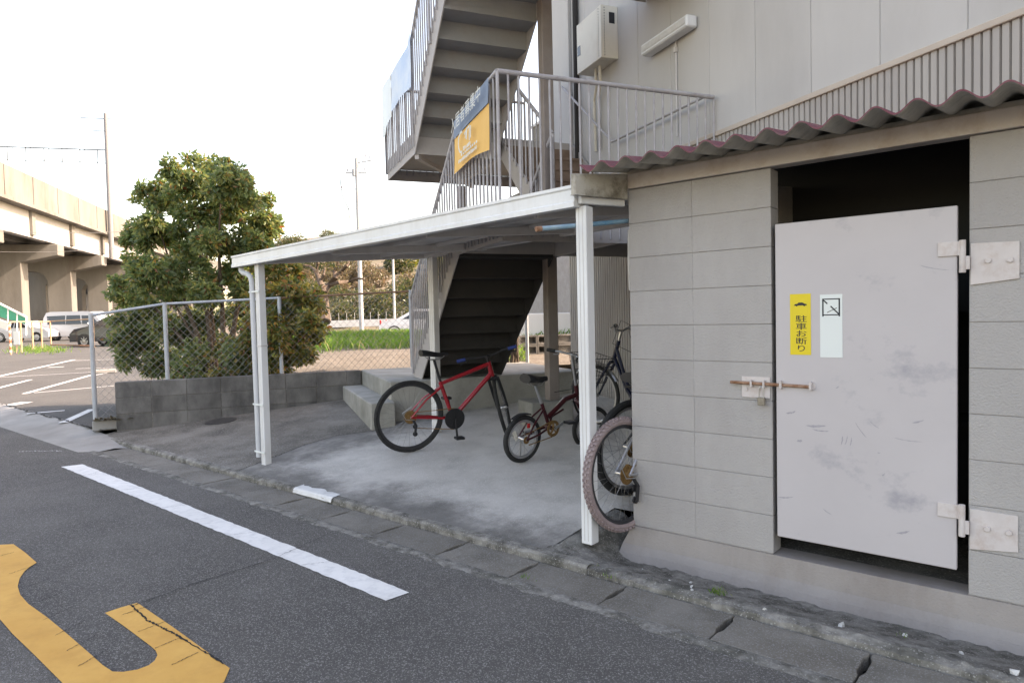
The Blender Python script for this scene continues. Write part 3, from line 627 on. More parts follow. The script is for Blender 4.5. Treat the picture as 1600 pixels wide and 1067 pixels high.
# lower landing
def landing(u0, u1, v0, v1, ztop, dep=.2):
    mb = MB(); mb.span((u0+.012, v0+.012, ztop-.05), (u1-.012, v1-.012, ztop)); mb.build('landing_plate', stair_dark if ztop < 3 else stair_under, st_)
    for a, b in (((u0, v0, ztop-dep), (u1, v0+.012, ztop+.06)), ((u1-.012, v0+.0125, ztop-dep), (u1, v1, ztop+.06)), ((u0+.0005, v0+.0125, ztop-dep), (u0+.011, v1, ztop-.051)), ((u0+.013, (v0+v1)/2-.03, ztop-dep), (u1-.013, (v0+v1)/2+.03, ztop-.051))):
        mb = MB(); mb.span(a, b); mb.build('edge_beam', stair_m, st_)
landing(1.535, 2.70, -.006, W-.01, 2.17)
# flight B (lower landing -> upper landing)
flight(1.534, 2.17, 7, .1857, .26, -1, VB0, VB1, 'b')
pb = [(1.534, 1.965), (1.534, 2.28), (1.45, 2.28), (-.03, 3.53), (-.03, 3.28), (1.40, 1.965)]
for v in (VB0, VB1): stringer(pb, v)
# upper landing
landing(-1.60, -.03, -.006, W-.01, 3.47)
mb = MB(); mb.bar((-.05, .02, 3.24), (-1.55, 1.2, 3.24), .05, .05); mb.build('brace', stair_m, st_)
# flight C (upper landing -> third level)
flight(-.03, 3.47, 7, .1857, .255, 1, VA0, VA1, 'c')
pc = [(-.03, 3.27), (1.6, 4.68), (1.6, 4.96), (1.5, 4.96), (-.03, 3.68)]
for v in (VA0, VA1): stringer(pc, v)
landing(1.605, 2.75, -.006, W-.01, 4.77)
# columns
def column(u, v, z0, z1, sz=.125):
    mb = MB(); mb.span((u-sz/2, v-sz/2, z0), (u+sz/2, v+sz/2, z1)); mb.build('column', column_m, st_, bevel=.006)
column(1.36, 1.02, .2, 7.0, .115); column(-1.5, 1.02, .68, 3.22)
mb = MB(); mb.span((1.36-.21, 1.02-.30, .1), (1.36+.16, 1.02+.16, .52)); mb.build('column_base', conc_plat, st_, bevel=.01)
# railings
def railing(p, q, zb0, zb1, n, hr=.020, posts=(0,), br=.009, name='railing', lower=True):
    """p,q handrail ends (u,v,z); balusters go down to zb0..zb1"""
    mb = MB(); mb.tube([p, q], hr, 10); r = mb.build(name, rail_m, st_, smooth=True)
    p = Vector(p); q = Vector(q)
    for i in range(n+1):
        t = i/n; a = p.lerp(q, t); zb = zb0 + (zb1-zb0)*t; rr = .014 if i in posts else br
        mb = MB(); mb.tube([(a.x, a.y, zb), (a.x, a.y, a.z-.005)], rr, 6 if rr < .01 else 8); mb.build('baluster', rail_m, r)
    return r
railing((2.70, -.02, 3.27), (2.70, W-.04, 3.27), 2.0, 2.0, 23, posts=(0,))
railing((1.68, -.02, 3.17), (2.70, -.02, 3.27), 2.0, 2.0, 11, posts=(0,))
railing((-.36, -.02, 1.63), (1.68, -.02, 3.17), .72, 2.2, 24, posts=(0, 12))
railing((-1.58, -.02, 4.50), (-.03, -.02, 4.50), 3.35, 3.35, 16, posts=(0, 8))
railing((-.03, -.02, 4.50), (1.6, -.02, 5.85), 3.5, 4.9, 18, posts=(0, 9))
railing((-1.58, -.02, 4.50), (-1.58, W-.03, 4.50), 3.35, 3.35, 22, posts=(0, 11))
railing((1.45, VB0-.02, 3.2), (-.03, VB0-.02, 4.42), 2.25, 3.5, 15, posts=(0,))
railing((1.5, VA1+.02, 3.15), (-.30, VA1+.02, 1.68), 2.2, .8, 18, posts=(0, 17))
railing((-.03, VA1+.02, 4.45), (1.6, VA1+.02, 5.8), 3.6, 4.95, 16, posts=(0,))
mb = MB(); mb.tube([(-.2, W-.09, 4.29), (1.03, W-.09, 3.29), (2.66, W-.09, 3.29)], .014, 8); mb.build('wall_handrail', rail_m, st_, smooth=True)
mb = MB(); mb.tube([(1.40, 1.02-.1, 3.02), (1.40, VB1-.1, 3.02)], .012, 8); 
# banners tied to the railings
def banner(name, label, us, zt, zb, v, bands, parent_label=None):
    t = thing(name, label, 'banner', loc(us[0], v, 0), -TH); return t
ob = thing('rental_banner', 'orange banner with dark blue lettered heading on the lower stair railing', 'banner', loc(1.68, -.06, 2.6), -TH)
def sheet(u0, u1, z0f, z1f, nu=14, nz=8, amp=.012, ph=0.):
    mb = MB()
    for j in range(nz+1):
        for i in range(nu+1):
            s = i/nu; t = j/nz; u = u0+(u1-u0)*s; z = z0f(s)*(1-t) + z1f(s)*t
            mb.v.append(Vector((u, amp*math.sin(s*7+ph+t*2)*(1-t*.8) - .01*(1-t), z)))
    mb.f = [(j*(nu+1)+i, j*(nu+1)+i+1, (j+1)*(nu+1)+i+1, (j+1)*(nu+1)+i) for j in range(nz) for i in range(nu)]; mb.mi = [0]*len(mb.f); return mb
mid = lambda s: .40 + .05*s
sheet(0, .93, lambda s: .085*(1-s) + .085*s + .03*math.sin(s*3.1), mid, amp=.006).build('cloth', banner_o, ob, smooth=True)
sheet(0, .93, mid, lambda s: .565 + .085*s, nz=3, amp=.002).build('heading_band', banner_b, ob, smooth=True)
BM = lambda u, z: face_matrix((u, -.05, z), (1, 0, .054), (0, 0, 1))
for i, ch in enumerate('入居者募集中'): text_mesh(ch, .138, banner_print, ob, BM(.125+.138*i, .475+.075*(.125+.138*i)), bold=.0)
mb = MB(); arc = [(.30+.085*math.cos(a), .30+.085*math.sin(a)) for a in [R(70+14*k) for k in range(16)]]
for a, b in zip(arc, arc[1:]): mb.bar((a[0], -.032, a[1]), (b[0], -.032, b[1]), .002, .018)
mb.build('logo_mark', banner_print, ob)
mb = MB(); rgs = random.Random(8)
for k, (u0, z0, u1, z1) in enumerate([(.40, .34, .46, .36), (.43, .30, .50, .37), (.47, .28, .49, .37), (.52, .36, .56, .37), (.56, .25, .57, .37), (.60, .26, .61, .36)]): mb.bar((u0, -.036-.0025*k, z0), (u1, -.036-.0025*k, z1), .002, .016)
mb.build('faded_logo', banner_print, ob, kind='stuff')
mb = MB()
for row, (z, u0, u1, st2, h2) in enumerate([(.20, .36, .56, .035, .035), (.17, .30, .74, .05, .022), (.125, .22, .70, .034, .03)]):
    u = u0
    while u < u1: mb.span((u, -.037, z + .03*u), (u + st2*rgs.uniform(.45, .75), -.035, z + .03*u + h2*rgs.uniform(.7, 1))); u += st2
mb.build('faded_lettering', banner_print, ob, kind='stuff')
lb = thing('blue_banner', 'pale blue sheet banner on the upper stair landing railing', 'banner', loc(-.95, -.06, 3.9), -TH)
sheet(0, 1.05, lambda s: .10+.02*math.sin(5*s), lambda s: .58 + (max(0, s-.85)*.9)).build('cloth', banner_lb, lb, smooth=True)
wb_ = thing('white_banner', 'white sheet banner at the far end of the upper landing railing', 'banner', loc(-1.56, -.06, 3.75), -TH)
sheet(0, .58, lambda s: .05 + .15*s, lambda s: .73, nu=8).build('cloth', white_s, wb_, smooth=True)

# ================================================================== BICYCLE SHELTER
sp_ = thing('bicycle_shelter', 'white aluminium bicycle shelter with sloping roof between the wall and the shed', 'shelter', (-4.0, 3.2, 0))
O_ = Vector((4.0, -3.2, 0))
def shl(name, mb, m, parent=None, **k): mb.xf(Matrix.Translation(O_)); return mb.build(name, m, parent or sp_, **k)
def rz_(x): return 2.06 + (x+2.2)*.0275
def post(x, y, zt, a=.066, b=.066):
    z0 = slab_z(x, y)-.02; mb = MB(); mb.span((x-a/2, y-b/2, z0), (x+a/2, y+b/2, zt)); po = shl('post', mb, white_alu, bevel=.004)
    mb = MB(); mb.span((x-a*.2, y-b/2-.0012, z0+.02), (x-a*.14, y-b/2-.0002, zt)); mb.span((x+a*.14, y-b/2-.0012, z0+.02), (x+a*.2, y-b/2-.0002, zt)); shl('groove', mb, beam_grey, po)
post(-5.752, 3.235, 1.91); post(-2.182, 3.245, 2.0, .072, .075); post(-5.045, 4.734, 2.02, .075, .075)
# gutter along the street
prof = [(0, 0), (.0, .028), (.008, .036), (.008, .098), (0, .106), (0, .124), (.02, .124), (.09, .118), (.09, .006), (.012, 0)]
mb = MB(); gxs = [(-6.1, 1.897, .86), (-2.185, 1.99, 1.)]
for x, z, k in gxs: mb.v += [Vector((x, 3.145 + y, z + q*k)) for y, q in prof]
n_ = len(prof); mb.f = [(k, n_+k, n_+(k+1) % n_, (k+1) % n_) for k in range(n_)] + [tuple(range(n_)), tuple(n_+k for k in range(n_))]; mb.mi = [0]*len(mb.f)
shl('front_gutter', mb, white_alu)
mb = MB(); mb.bar((-2.17, 3.18, 2.045), (-2.075, 3.50, 2.052), .03, .075); shl('side_fascia', mb, white_alu, bevel=.003)
LB = Vector((-5.74, 3.27)); LE = Vector((-5.03, 4.80))
mb = MB(); mb.bar((-5.74, 3.27, 1.955), (-5.03, 4.80, 2.04), .05, .085); shl('side_beam', mb, beam_grey, bevel=.003)
mb = MB(); mb.bar((-5.06, 4.735, 2.05), (-2.18, 4.27, 2.07), .05, .10); shl('rear_beam', mb, beam_grey, bevel=.003)
mb = MB(); mb.bar((-6.05, 3.30, 1.955), (-2.2, 3.30, 2.045), .05, .06); shl('front_beam', mb, beam_grey, bevel=.003)
for x in (-4.75, -3.6, -2.6):
    mb = MB(); mb.bar((x, 3.32, rz_(x)-.035), (x+.55, 4.66 - (x+5)*.16, rz_(x+.55)+.02), .045, .06); shl('rafter', mb, beam_grey, bevel=.003)
for k in range(4):
    t = (k+.5)/4; mb = MB(); a = Vector((-6.02, 3.24)).lerp(Vector((-5.2, 4.9)), t); b = Vector((-2.25, 3.24)).lerp(Vector((-2.12, 4.38)), t)
    mb.bar((a.x, a.y, rz_(a.x)+.028), (b.x, b.y, rz_(b.x)+.028), .03, .03); shl('purlin', mb, beam_grey)
mb = MB(); rp = [(-6.08, 3.19), (-2.2, 3.19), (-2.1, 3.55), (-2.0, 4.42), (-5.16, 5.0)]
mb.add([(x, y, rz_(x)+.046) for x, y in rp] + [(x, y, rz_(x)+.054) for x, y in rp], [(4, 3, 2, 1, 0), (5, 6, 7, 8, 9)] + [(i, (i+1) % 5, 5+(i+1) % 5, 5+i) for i in range(5)]); shl('roof_sheet', mb, roof_sheet_m)
zb = slab_z(-5.86, 3.2)
mb = MB(); mb.tube([(-6.02, 3.2, 1.89), (-6.02, 3.2, 1.865), (-5.99, 3.2, 1.845), (-5.91, 3.2, 1.83), (-5.865, 3.205, 1.80), (-5.855, 3.21, 1.75), (-5.85, 3.215, zb+.06)], .024, 10); dp = shl('downpipe', mb, pvc, smooth=True)
for z in (1.72-.06, .62, .18):
    mb = MB(); mb.bar((-5.885, 3.195, z), (-5.705, 3.192, z), .006, .014); shl('pipe_strap', mb, white_s, dp)
mb = MB(); mb.span((-5.788, 3.1995, 1.155), (-5.716, 3.2705, 1.168)); shl('band', mb, beam_grey)
# blue pole and cloth at the shed corner
mb = MB(); a = at(846, 357.5, 3.78); b = Vector((-2.03, 3.70, 1.955)); mb.tube([a, a.lerp(b, .5), b], .0135, 12); bp = thing('blue_pole', 'faded blue metal pole with rusty end sticking out beside the shed', 'pole', a)
mb.xf(Matrix.Translation(-a)); mb.build('tube', blue_pipe, bp, smooth=True)
mb = MB(); d_ = (a-b).normalized(); mb.tube([a - d_*.0, a + d_*.035], .0155, 10); mb.xf(Matrix.Translation(-a)); mb.build('rusty_end', rust_m, bp)
mb = MB(); cx = Vector((-2.095, YF+.06, 0))
for j in range(9):
    for i in range(5): mb.v.append(Vector((-2.06 - .03*(i/4)*(.4+.6*math.sin(j*.4)) - .012*(i % 2), YF+.02+.05*i/4, 1.88 - .045*j)))
mb.f = [(j*5+i, j*5+i+1, (j+1)*5+i+1, (j+1)*5+i) for j in range(8) for i in range(4)]; mb.mi = [0]*len(mb.f); o = mb.build('hanging_cloth', cloth_m, smooth=True); tag(o, 'strip of grey cloth hanging at the left edge of the shed wall', 'cloth')

# ================================================================== CHAIN-LINK FENCE
fn = thing('chain_link_fence', 'galvanised chain-link fence with pipe posts behind the block wall', 'fence', loc(-2.05, -3.65, 0), -TH)
def F(v, z): return Vector((0, v+3.65, z))
fp = [(-3.65, .12, 1.53), (-2.83, .5, 1.66), (-1.44, .5, 1.72), (.37, .55, 1.80), (2.20, .55, 1.66+.2)]
for v, z0, z1 in fp:
    mb = MB(); mb.tube([F(v, z0), F(v, z1)], .027, 12); mb.build('post', galv, fn, smooth=True)
for i, (a, b) in enumerate(zip(fp, fp[1:])):
    mb = MB(); mb.tube([F(a[0], a[2]-.02), F(b[0], b[2]-.02)], .017 if i < 2 else .014, 8); mb.build('top_rail', galv if i < 2 else rail_rust, fn, smooth=True)
def clip_link(v0, v1, zt0, zt1, zb0, zb1, pitch=.092):
    mb = MB(); H = max(zt0, zt1); n = int((v1-v0+H)/pitch)+2; r = .0021
    def top(v): return zt0 + (zt1-zt0)*(v-v0)/(v1-v0)
    def bot(v): return zb0 + (zb1-zb0)*(v-v0)/(v1-v0)
    for sg in (1, -1):
        k = -int(3/pitch)
        while k < int((v1-v0+3)/pitch):
            c = v0 + k*pitch; k += 1; pts = []
            m = 60; seg = []
            for i in range(m+1):
                z = bot(v0)-.2 + i*2.0/m; v = c + sg*(z-.2)*.95
                if v0 <= v <= v1 and bot(v) <= z <= top(v): seg.append((v, z))
            if len(seg) > 2:
                a, b = seg[0], seg[-1]; A_, B_ = F(*a), F(*b); A_.x += sg*.002; B_.x += sg*.002
                mb.tube([A_, B_], r, 3, cap=False)
    return mb
lk_ = MB()
for i, (a, b) in enumerate(zip(fp, fp[1:])):
    q = clip_link(a[0]+.02, b[0]-.02, a[2]-.03, b[2]-.03, .2 if i == 0 else .62, .62); lk_.add(q.v, q.f)
lk_.build('wire_mesh', wire_m, fn, kind='stuff')
mb = MB(); mb.span(tuple(F(-3.68, .08) + Vector((-.06, 0, 0))), tuple(F(-3.2, .205) + Vector((.06, 0, 0)))); mb.build('foundation', conc_apron, fn, bevel=.01)
mb = MB(); mb.tube([F(-3.65, 1.45), F(-3.66, .95)], .003, 4)

# ================================================================== BICYCLES
def rotm(axis_p, axis_d, ang): return Matrix.Translation(axis_p) @ Matrix.Rotation(ang, 4, axis_d) @ Matrix.Translation(-Vector(axis_p))
def bicycle(name, label, contact, az, lean, sp, group='bicycles parked in the shelter'):
    x, y = contact; z = sp.get('z', slab_z(x, y)+.003)
    t = bpy.data.objects.new(name, None); C.objects.link(t); tag(t, label, 'bicycle', group); t.empty_display_size = .2
    t.matrix_world = Matrix.Translation((x, y, z)) @ Matrix.Rotation(math.pi/2 - R(az), 4, 'Z') @ Matrix.Rotation(R(lean), 4, 'X')
    Rw, tw, wb = sp['R'], sp['tw'], sp['wb']; ra = Vector((0, 0, Rw)); fa = Vector((wb, 0, Rw))
    ht, hb = Vector((sp['ht'][0], 0, sp['ht'][1])), Vector((sp['hb'][0], 0, sp['hb'][1])); bb = Vector((sp['bb'][0], 0, sp['bb'][1])); stt = Vector((sp['st'][0], 0, sp['st'][1])); seat = Vector((sp['seat'][0], 0, sp['seat'][1]))
    M = rotm(ht, (ht-hb).normalized(), R(sp.get('steer', 0)))
    I = Matrix.Identity(4)
    def wheel(c, X, front):
        mb = MB(); pr = [(tw*math.cos(a), tw*math.sin(a)) for a in [2*math.pi*k/8 for k in range(8)]]
        mb.torus(c, Rw-tw, pr, 44)
        wh = mb.xf(X).build('wheel', sp['tyre'], t, smooth=True)
        if sp.get('knobs'):
            kn = MB(); n = 62
            for i in range(n):
                a = 2*math.pi*i/n
                for yy, rr in ((-.8, .72), (-.25, 1.0), (.25, 1.0), (.8, .72)):
                    ai = a + (.05 if yy in (-.25, .8) else 0); rad = Rw-tw + tw*rr; d = Vector((math.cos(ai), 0, math.sin(ai)))
                    tn = Vector((-math.sin(ai), 0, math.cos(ai))); nn = (d*rr + Vector((0, yy, 0))*.8).normalized(); sd2 = nn.cross(tn)
                    kn.box(c + d*rad + Vector((0, yy*tw, 0)), (.016, .013, .011), Matrix((tn, sd2, nn)).transposed())
            kn.xf(X).build('tread_knobs', sp.get('knobmat', sp['tyre']), wh, kind='stuff')
        rm = MB(); rr = Rw-2*tw; rm.torus(c, rr, [(0.004, -tw*.55), (.004, tw*.55), (-.014, tw*.45), (-.018, 0), (-.014, -tw*.45)], 44); rm.xf(X).build('rim', sp.get('rim', rim_m), wh, smooth=True)
        sk = MB(); n = 28 if Rw > .25 else 18
        for i in range(n):
            a = 2*math.pi*i/n; b = a + (.35 if i % 4 < 2 else -.35); s_ = .03 if i % 2 else -.03
            sk.tube([c + Vector((.022*math.cos(b), s_, .022*math.sin(b))), c + Vector(((rr-.012)*math.cos(a), 0, (rr-.012)*math.sin(a)))], .0011, 3, cap=False)
        sk.xf(X).build('spokes', spoke_m, wh, kind='stuff')
        hb_ = MB(); hb_.tube([c + Vector((0, -.05, 0)), c + Vector((0, -.03, 0)), c + Vector((0, .03, 0)), c + Vector((0, .05, 0))], [.012, .02, .02, .012], 10); hb_.xf(X).build('hub', chrome, wh, smooth=True)
        return wh
    rw = wheel(ra, I, False); wheel(fa, M, True)
    fr = MB(); tr = sp.get('tr', .017)
    if sp['type'] == 'diamond':
        fr.tube([stt - (stt-bb)*.06, ht - (ht-hb)*.15], [tr*.95, tr*1.1], 10); fr.tube([hb + (ht-hb)*.2, bb], tr*1.2, 10); fr.tube([bb, stt], tr, 10)
    elif sp['type'] == 'fold':
        fr.tube([hb + (ht-hb)*.3, (hb+ht)*.5*.55 + bb*.45 + Vector((0, 0, .07)), Vector((bb.x-.02, 0, bb.z+.09))], tr*1.35, 10); fr.tube([bb, stt], tr, 10)
        fr.tube([bb, bb + Vector((.02, 0, .09)), (hb+ht)*.5*.5 + bb*.5], tr*.6, 8)
    else:
        lowp = Vector((bb.x+.12, 0, bb.z+.05)); fr.tube([hb + (ht-hb)*.55, (hb+bb)*.5 + Vector((-.02, 0, -.02)), bb + Vector((.0, 0, .06))], tr*1.1, 10); fr.tube([hb + (ht-hb)*.1, (hb+bb)*.5 + Vector((-.03, 0, -.08)), bb], tr*1.1, 10); fr.tube([bb, stt], tr, 10)
    fr.tube([hb, ht], tr*1.25, 12)
    for s_ in (-1, 1):
        e = ra + Vector((0, s_*.055, 0)); fr.tube([bb + Vector((-.03, s_*.02, 0)), bb*.45+ra*.55 + Vector((0, s_*(.05), 0)), e], tr*.55, 8)
        fr.tube([stt - (stt-bb).normalized()*.05 + Vector((0, s_*.015, 0)), stt*.5+ra*.5 + Vector((0, s_*.045, 0)), e], tr*.5, 8)
    fr.tube([bb + Vector((0, -.035, 0)), bb + Vector((0, .035, 0))], .02, 12)
    fr.build('frame', sp['paint'], t, smooth=True)
    # fork
    fk = MB(); ax = (ht-hb).normalized(); cr_ = hb - ax*.03
    for s_ in (-1, 1): fk.tube([cr_ + Vector((0, s_*.045, 0)), cr_.lerp(fa, .55) + Vector((.012, s_*.05, 0)), fa + Vector((0, s_*.052, 0))], [tr*.85, tr*.75, tr*.55] if not sp.get('susp') else [.017, .017, .011], 8)
    fk.tube([cr_ + Vector((0, -.05, 0)), cr_ + Vector((0, .05, 0))], .015, 8); fk.tube([cr_, hb], .014, 8); fk.xf(M).build('fork', sp.get('forkmat', sp['paint']), t, smooth=True)
    # bars
    sl = sp.get('stem', .06); top = ht + ax*sl; bw_ = sp.get('bw', .3); fwd_ = sp.get('reach', .06); ctr = top + Vector((fwd_, 0, .01))
    hbm = MB(); hbm.tube([ht, top, ctr], .014, 10)
    rise = sp.get('rise', .0); back = sp.get('back', .03)
    pts = [ctr + Vector((-back, -bw_, rise)), ctr + Vector((-back*.3, -bw_*.55, rise)), ctr + Vector((0, -bw_*.2, 0)), ctr + Vector((0, bw_*.2, 0)), ctr + Vector((-back*.3, bw_*.55, rise)), ctr + Vector((-back, bw_, rise))]
    hbm.tube(pts, .011, 8); hbo = hbm.xf(M).build('handlebar', sp.get('barmat', black_pl), t, smooth=True)
    for a, b in ((pts[0], pts[1]), (pts[5], pts[4])):
        g_ = MB(); g_.tube([a, a.lerp(b, .62)], .0165, 10); g_.xf(M).build('grip', sp.get('grip', black_m), hbo, smooth=True)
        l_ = MB(); l_.tube([a.lerp(b, .7) + Vector((.02, 0, -.005)), a.lerp(b, .55) + Vector((.05, 0, -.03)), a.lerp(b, .1) + Vector((.055, 0, -.04))], .005, 6); l_.xf(M).build('brake_lever', chrome if sp.get('lev') else black_pl, hbo)
    cb = MB(); p0 = pts[1] + Vector((.03, 0, 0)); cb.tube([p0, p0 + Vector((.08, .05, .05)), ht + Vector((.06, .02, -.03)), (ht+stt)*.5 + Vector((0, .02, -.0))], .003, 5); cb.xf(M).build('cable', black_pl, hbo)
    # saddle
    spm = MB(); spm.tube([stt - (stt-bb).normalized()*.08, seat], .0135, 10); po = spm.build('seat_post', sp.get('postmat', black_pl), t, smooth=True)
    sd_ = MB(); L0 = sp.get('sl', .27); wd = sp.get('sw', .075); secs = []
    for i in range(9):
        s_ = i/8; xx = seat.x - L0*.48 + L0*s_; ww = wd*(1 - sstep(.15, .75, s_)*.78) if s_ > .08 else wd*.82; zz = seat.z + .05 + .012*math.cos(s_*4.2) ; hh = sp.get('sh', .035)*(1-.45*s_)
        for a in [2*math.pi*k/10 for k in range(10)]: sd_.v.append(Vector((xx, ww*math.cos(a), zz + hh*(math.sin(a) if math.sin(a) > 0 else .8*math.sin(a)))))
    for i in range(8):
        for k in range(10): sd_.f.append((i*10+k, i*10+(k+1) % 10, (i+1)*10+(k+1) % 10, (i+1)*10+k)); sd_.mi.append(0)
    sd_.f += [tuple(reversed(range(10))), tuple(80+k for k in range(10))]; sd_.mi += [0, 0]
    sa = sd_.build('saddle', sp.get('saddle', black_pl), t, smooth=True)
    sr = MB()
    for s_ in (-1, 1): sr.tube([seat + Vector((-.08, s_*.03, .025)), seat + Vector((-.04, s_*.02, .0)), seat + Vector((.05, s_*.02, .0)), seat + Vector((.1, s_*.012, .03))], .004, 5)
    sr.build('saddle_rails', chrome, sa)
    # drive train on the right-hand side (-y)
    cs = MB(); rc = sp.get('chainring', .095); nt_ = 36; prof_ = [(rc + (.005 if k % 2 else 0)) for k in range(nt_*2)]
    cs.torus(bb + Vector((0, -.05, 0)), rc-.012, [(.012, -.003), (.012, .003), (-.012, .003), (-.012, -.003)], 36)
    for k in range(5): a = 2*math.pi*k/5 + .4; cs.bar(bb + Vector((0, -.05, 0)), bb + Vector(((rc-.02)*math.cos(a), -.05, (rc-.02)*math.sin(a))), .006, .018, (0, 1, 0))
    if sp.get('disc'): cs.tube([bb + Vector((0, -.056, 0)), bb + Vector((0, -.046, 0))], rc*.98, 36)
    cro = cs.build('crankset', sp.get('crankmat', black_pl), t)
    ca = R(sp.get('crank', -80)); cl = sp.get('cl', .17)
    for s_, aa in ((-1, ca), (1, ca+math.pi)):
        d = Vector((math.cos(aa), 0, math.sin(aa))); ar = MB(); b0 = bb + Vector((0, s_*.065, 0)); ar.tube([b0, b0 + d*cl + Vector((0, s_*.01, 0))], .011, 8); ar.build('crank_arm', sp.get('armmat', black_pl), cro, smooth=True)
        pe = MB(); pe.box(b0 + d*cl + Vector((0, s_*.06, 0)), (.085, .075, .022)); pe.build('pedal', black_pl, cro, bevel=.004)
    ch = MB(); cr2 = .045
    ch.bar(bb + Vector((-.01, -.05, rc)), ra + Vector((0, -.05, cr2)), .006, .008, (0, 1, 0)); ch.bar(bb + Vector((-.01, -.05, -rc)), ra + Vector((.03, -.05, -.10 if sp.get('derail') else -cr2)), .006, .008, (0, 1, 0)); ch.build('chain', rust_gold, cro)
    cas = MB()
    for k in range(5 if sp.get('derail') else 1): r_ = cr2*.7 + k*.0075; cas.torus(ra + Vector((0, -.052+k*.005, 0)), r_-.006, [(.006, -.0012), (.006, .0012), (-.014, .0012), (-.014, -.0012)], 24)
    cas.build('sprocket', rust_gold, rw)
    if sp.get('derail'):
        de = MB(); de.tube([ra + Vector((.01, -.07, -.02)), ra + Vector((.035, -.08, -.07)), ra + Vector((.03, -.07, -.16))], .012, 8)
        for zz in (-.085, -.155): de.tube([ra + Vector((.035, -.062, zz)), ra + Vector((.035, -.05, zz))], .022, 12)
        de.build('derailleur', black_pl, t); 
        cb2 = MB(); cb2.tube([ra + Vector((.02, -.08, -.02)), ra + Vector((-.06, -.075, -.01)), ra + Vector((-.09, -.07, .05)), ra + Vector((.0, -.06, .1))], .003, 5); cb2.build('shift_cable', chrome, t)
    if sp.get('fender'):
        for c, X, a0_, a1_ in ((ra, I, sp.get('fa0', 30), sp.get('fa1', 190)), (fa, M, 10, 150)):
            if c is fa and not sp.get('ffender', True): continue
            fe = MB(); rr = Rw + .018; n = 18
            for i in range(n+1):
                a = R(a0_ + (a1_-a0_)*i/n)
                for yy, dr in ((-.026, -.012), (-.014, 0), (.014, 0), (.026, -.012)): fe.v.append(c + Vector(((rr+dr)*math.cos(a), yy, (rr+dr)*math.sin(a))))
            fe.f = [(i*4+k, i*4+k+1, (i+1)*4+k+1, (i+1)*4+k) for i in range(n) for k in range(3)]; fe.mi = [0]*len(fe.f); fe.xf(X).build('mudguard', sp.get('fmat', chrome), t, smooth=True)
    if sp.get('basket'):
        bk = MB(); bx, by, bz, dz = ctr.x + .07, .17, ctr.z - .23, .22; x1 = bx + .26
        def rect(z, k): return [Vector((bx+k, -by+k, z)), Vector((x1-k, -by+k, z)), Vector((x1-k, by-k, z)), Vector((bx+k, by-k, z))]
        for zz, k in ((bz, .04), (bz+.07, .027), (bz+.145, .013), (bz+dz, 0)):
            q = rect(zz, k)
            for a, b in zip(q, q[1:]+q[:1]): bk.tube([a, b], .003, 4)
        lo, hi = rect(bz, .04), rect(bz+dz, 0)
        for i in range(4):
            for k in range(8): s_ = k/8; bk.tube([lo[i].lerp(lo[(i+1) % 4], s_), hi[i].lerp(hi[(i+1) % 4], s_)], .002, 3)
        for k in range(1, 6): s_ = k/6; bk.tube([lo[0].lerp(lo[1], s_), lo[3].lerp(lo[2], s_)], .002, 3)
        bk.xf(M).build('basket', sp.get('bmat', black_pl), t)
        br_ = MB()
        for s_ in (-1, 1): br_.tube([fa + Vector((0, s_*.06, 0)), Vector((bx+.1, s_*.1, bz))], .004, 5)
        br_.xf(M).build('basket_stay', chrome, t)
    if sp.get('stand'):
        sd2 = MB(); sd2.tube([ra + Vector((.03, .06, -.02)), ra + Vector((.10, .13, -Rw*.97))], .008, 6); sd2.build('kickstand', chrome, t)
    if sp.get('reflector'):
        rf = MB(); rf.box(ra + Vector((-.005, -.0, Rw*.75)) + Vector((.02, -.055, -.03)), (.035, .01, .04)); rf.build('reflector', reflector, t, bevel=.006)
        lr = MB(); lr.box(ra + Vector((-Rw*.45, -.012, Rw*.2)), (.03, .006, .085), Matrix.Rotation(R(-25), 3, 'Y')); lr.build('spoke_reflector', beige_m, t)
    if sp.get('rack'):
        rk = MB(); z_ = Rw*2+.06
        for s_ in (-1, 1): rk.tube([Vector((.22, s_*.06, z_)), Vector((-.22, s_*.06, z_)), Vector((-.24, 0, z_))], .005, 6); rk.tube([ra + Vector((0, s_*.07, 0)), Vector((-.1, s_*.06, z_))], .005, 6)
        for k in range(4): rk.tube([Vector((.15-.1*k, -.06, z_)), Vector((.15-.1*k, .06, z_))], .004, 5)
        rk.build('rear_rack', chrome, t)
    return t
bicycle('bicycle', 'red sport bicycle with front wheel turned, leaning on the shelter rear post', (-4.718, 4.075), 22, 4, dict(type='diamond', R=.335, tw=.0185, wb=1.03, bb=(.43, .285), st=(.30, .64), seat=(.24, .85), ht=(.80, .80), hb=(.845, .66), steer=60, paint=red_paint, forkmat=black_pl, tyre=black_m, rim=rim_black, tr=.019, grip=blue_grip, bw=.3, rise=.02, stem=.05, chainring=.10, disc=True, derail=True, sw=.07, crank=-85))
bicycle('bicycle', 'small maroon folding bicycle with front basket and tall handlebar stem', (-3.534, 4.262), 10, 5, dict(type='fold', R=.20, tw=.021, wb=.80, bb=(.30, .26), st=(.20, .48), seat=(.12, .64), ht=(.60, .60), hb=(.63, .48), steer=-14, paint=maroon, tyre=black_m, tr=.016, stem=.27, reach=.0, bw=.26, back=.10, rise=.0, barmat=chrome, postmat=chrome, lev=True, chainring=.07, crankmat=rust_gold, armmat=chrome, crank=25, fender=True, ffender=False, fa0=70, fa1=125, fmat=black_pl, basket=True, sh=.045, sw=.085, sl=.24, cl=.13, reflector=True, stand=True))
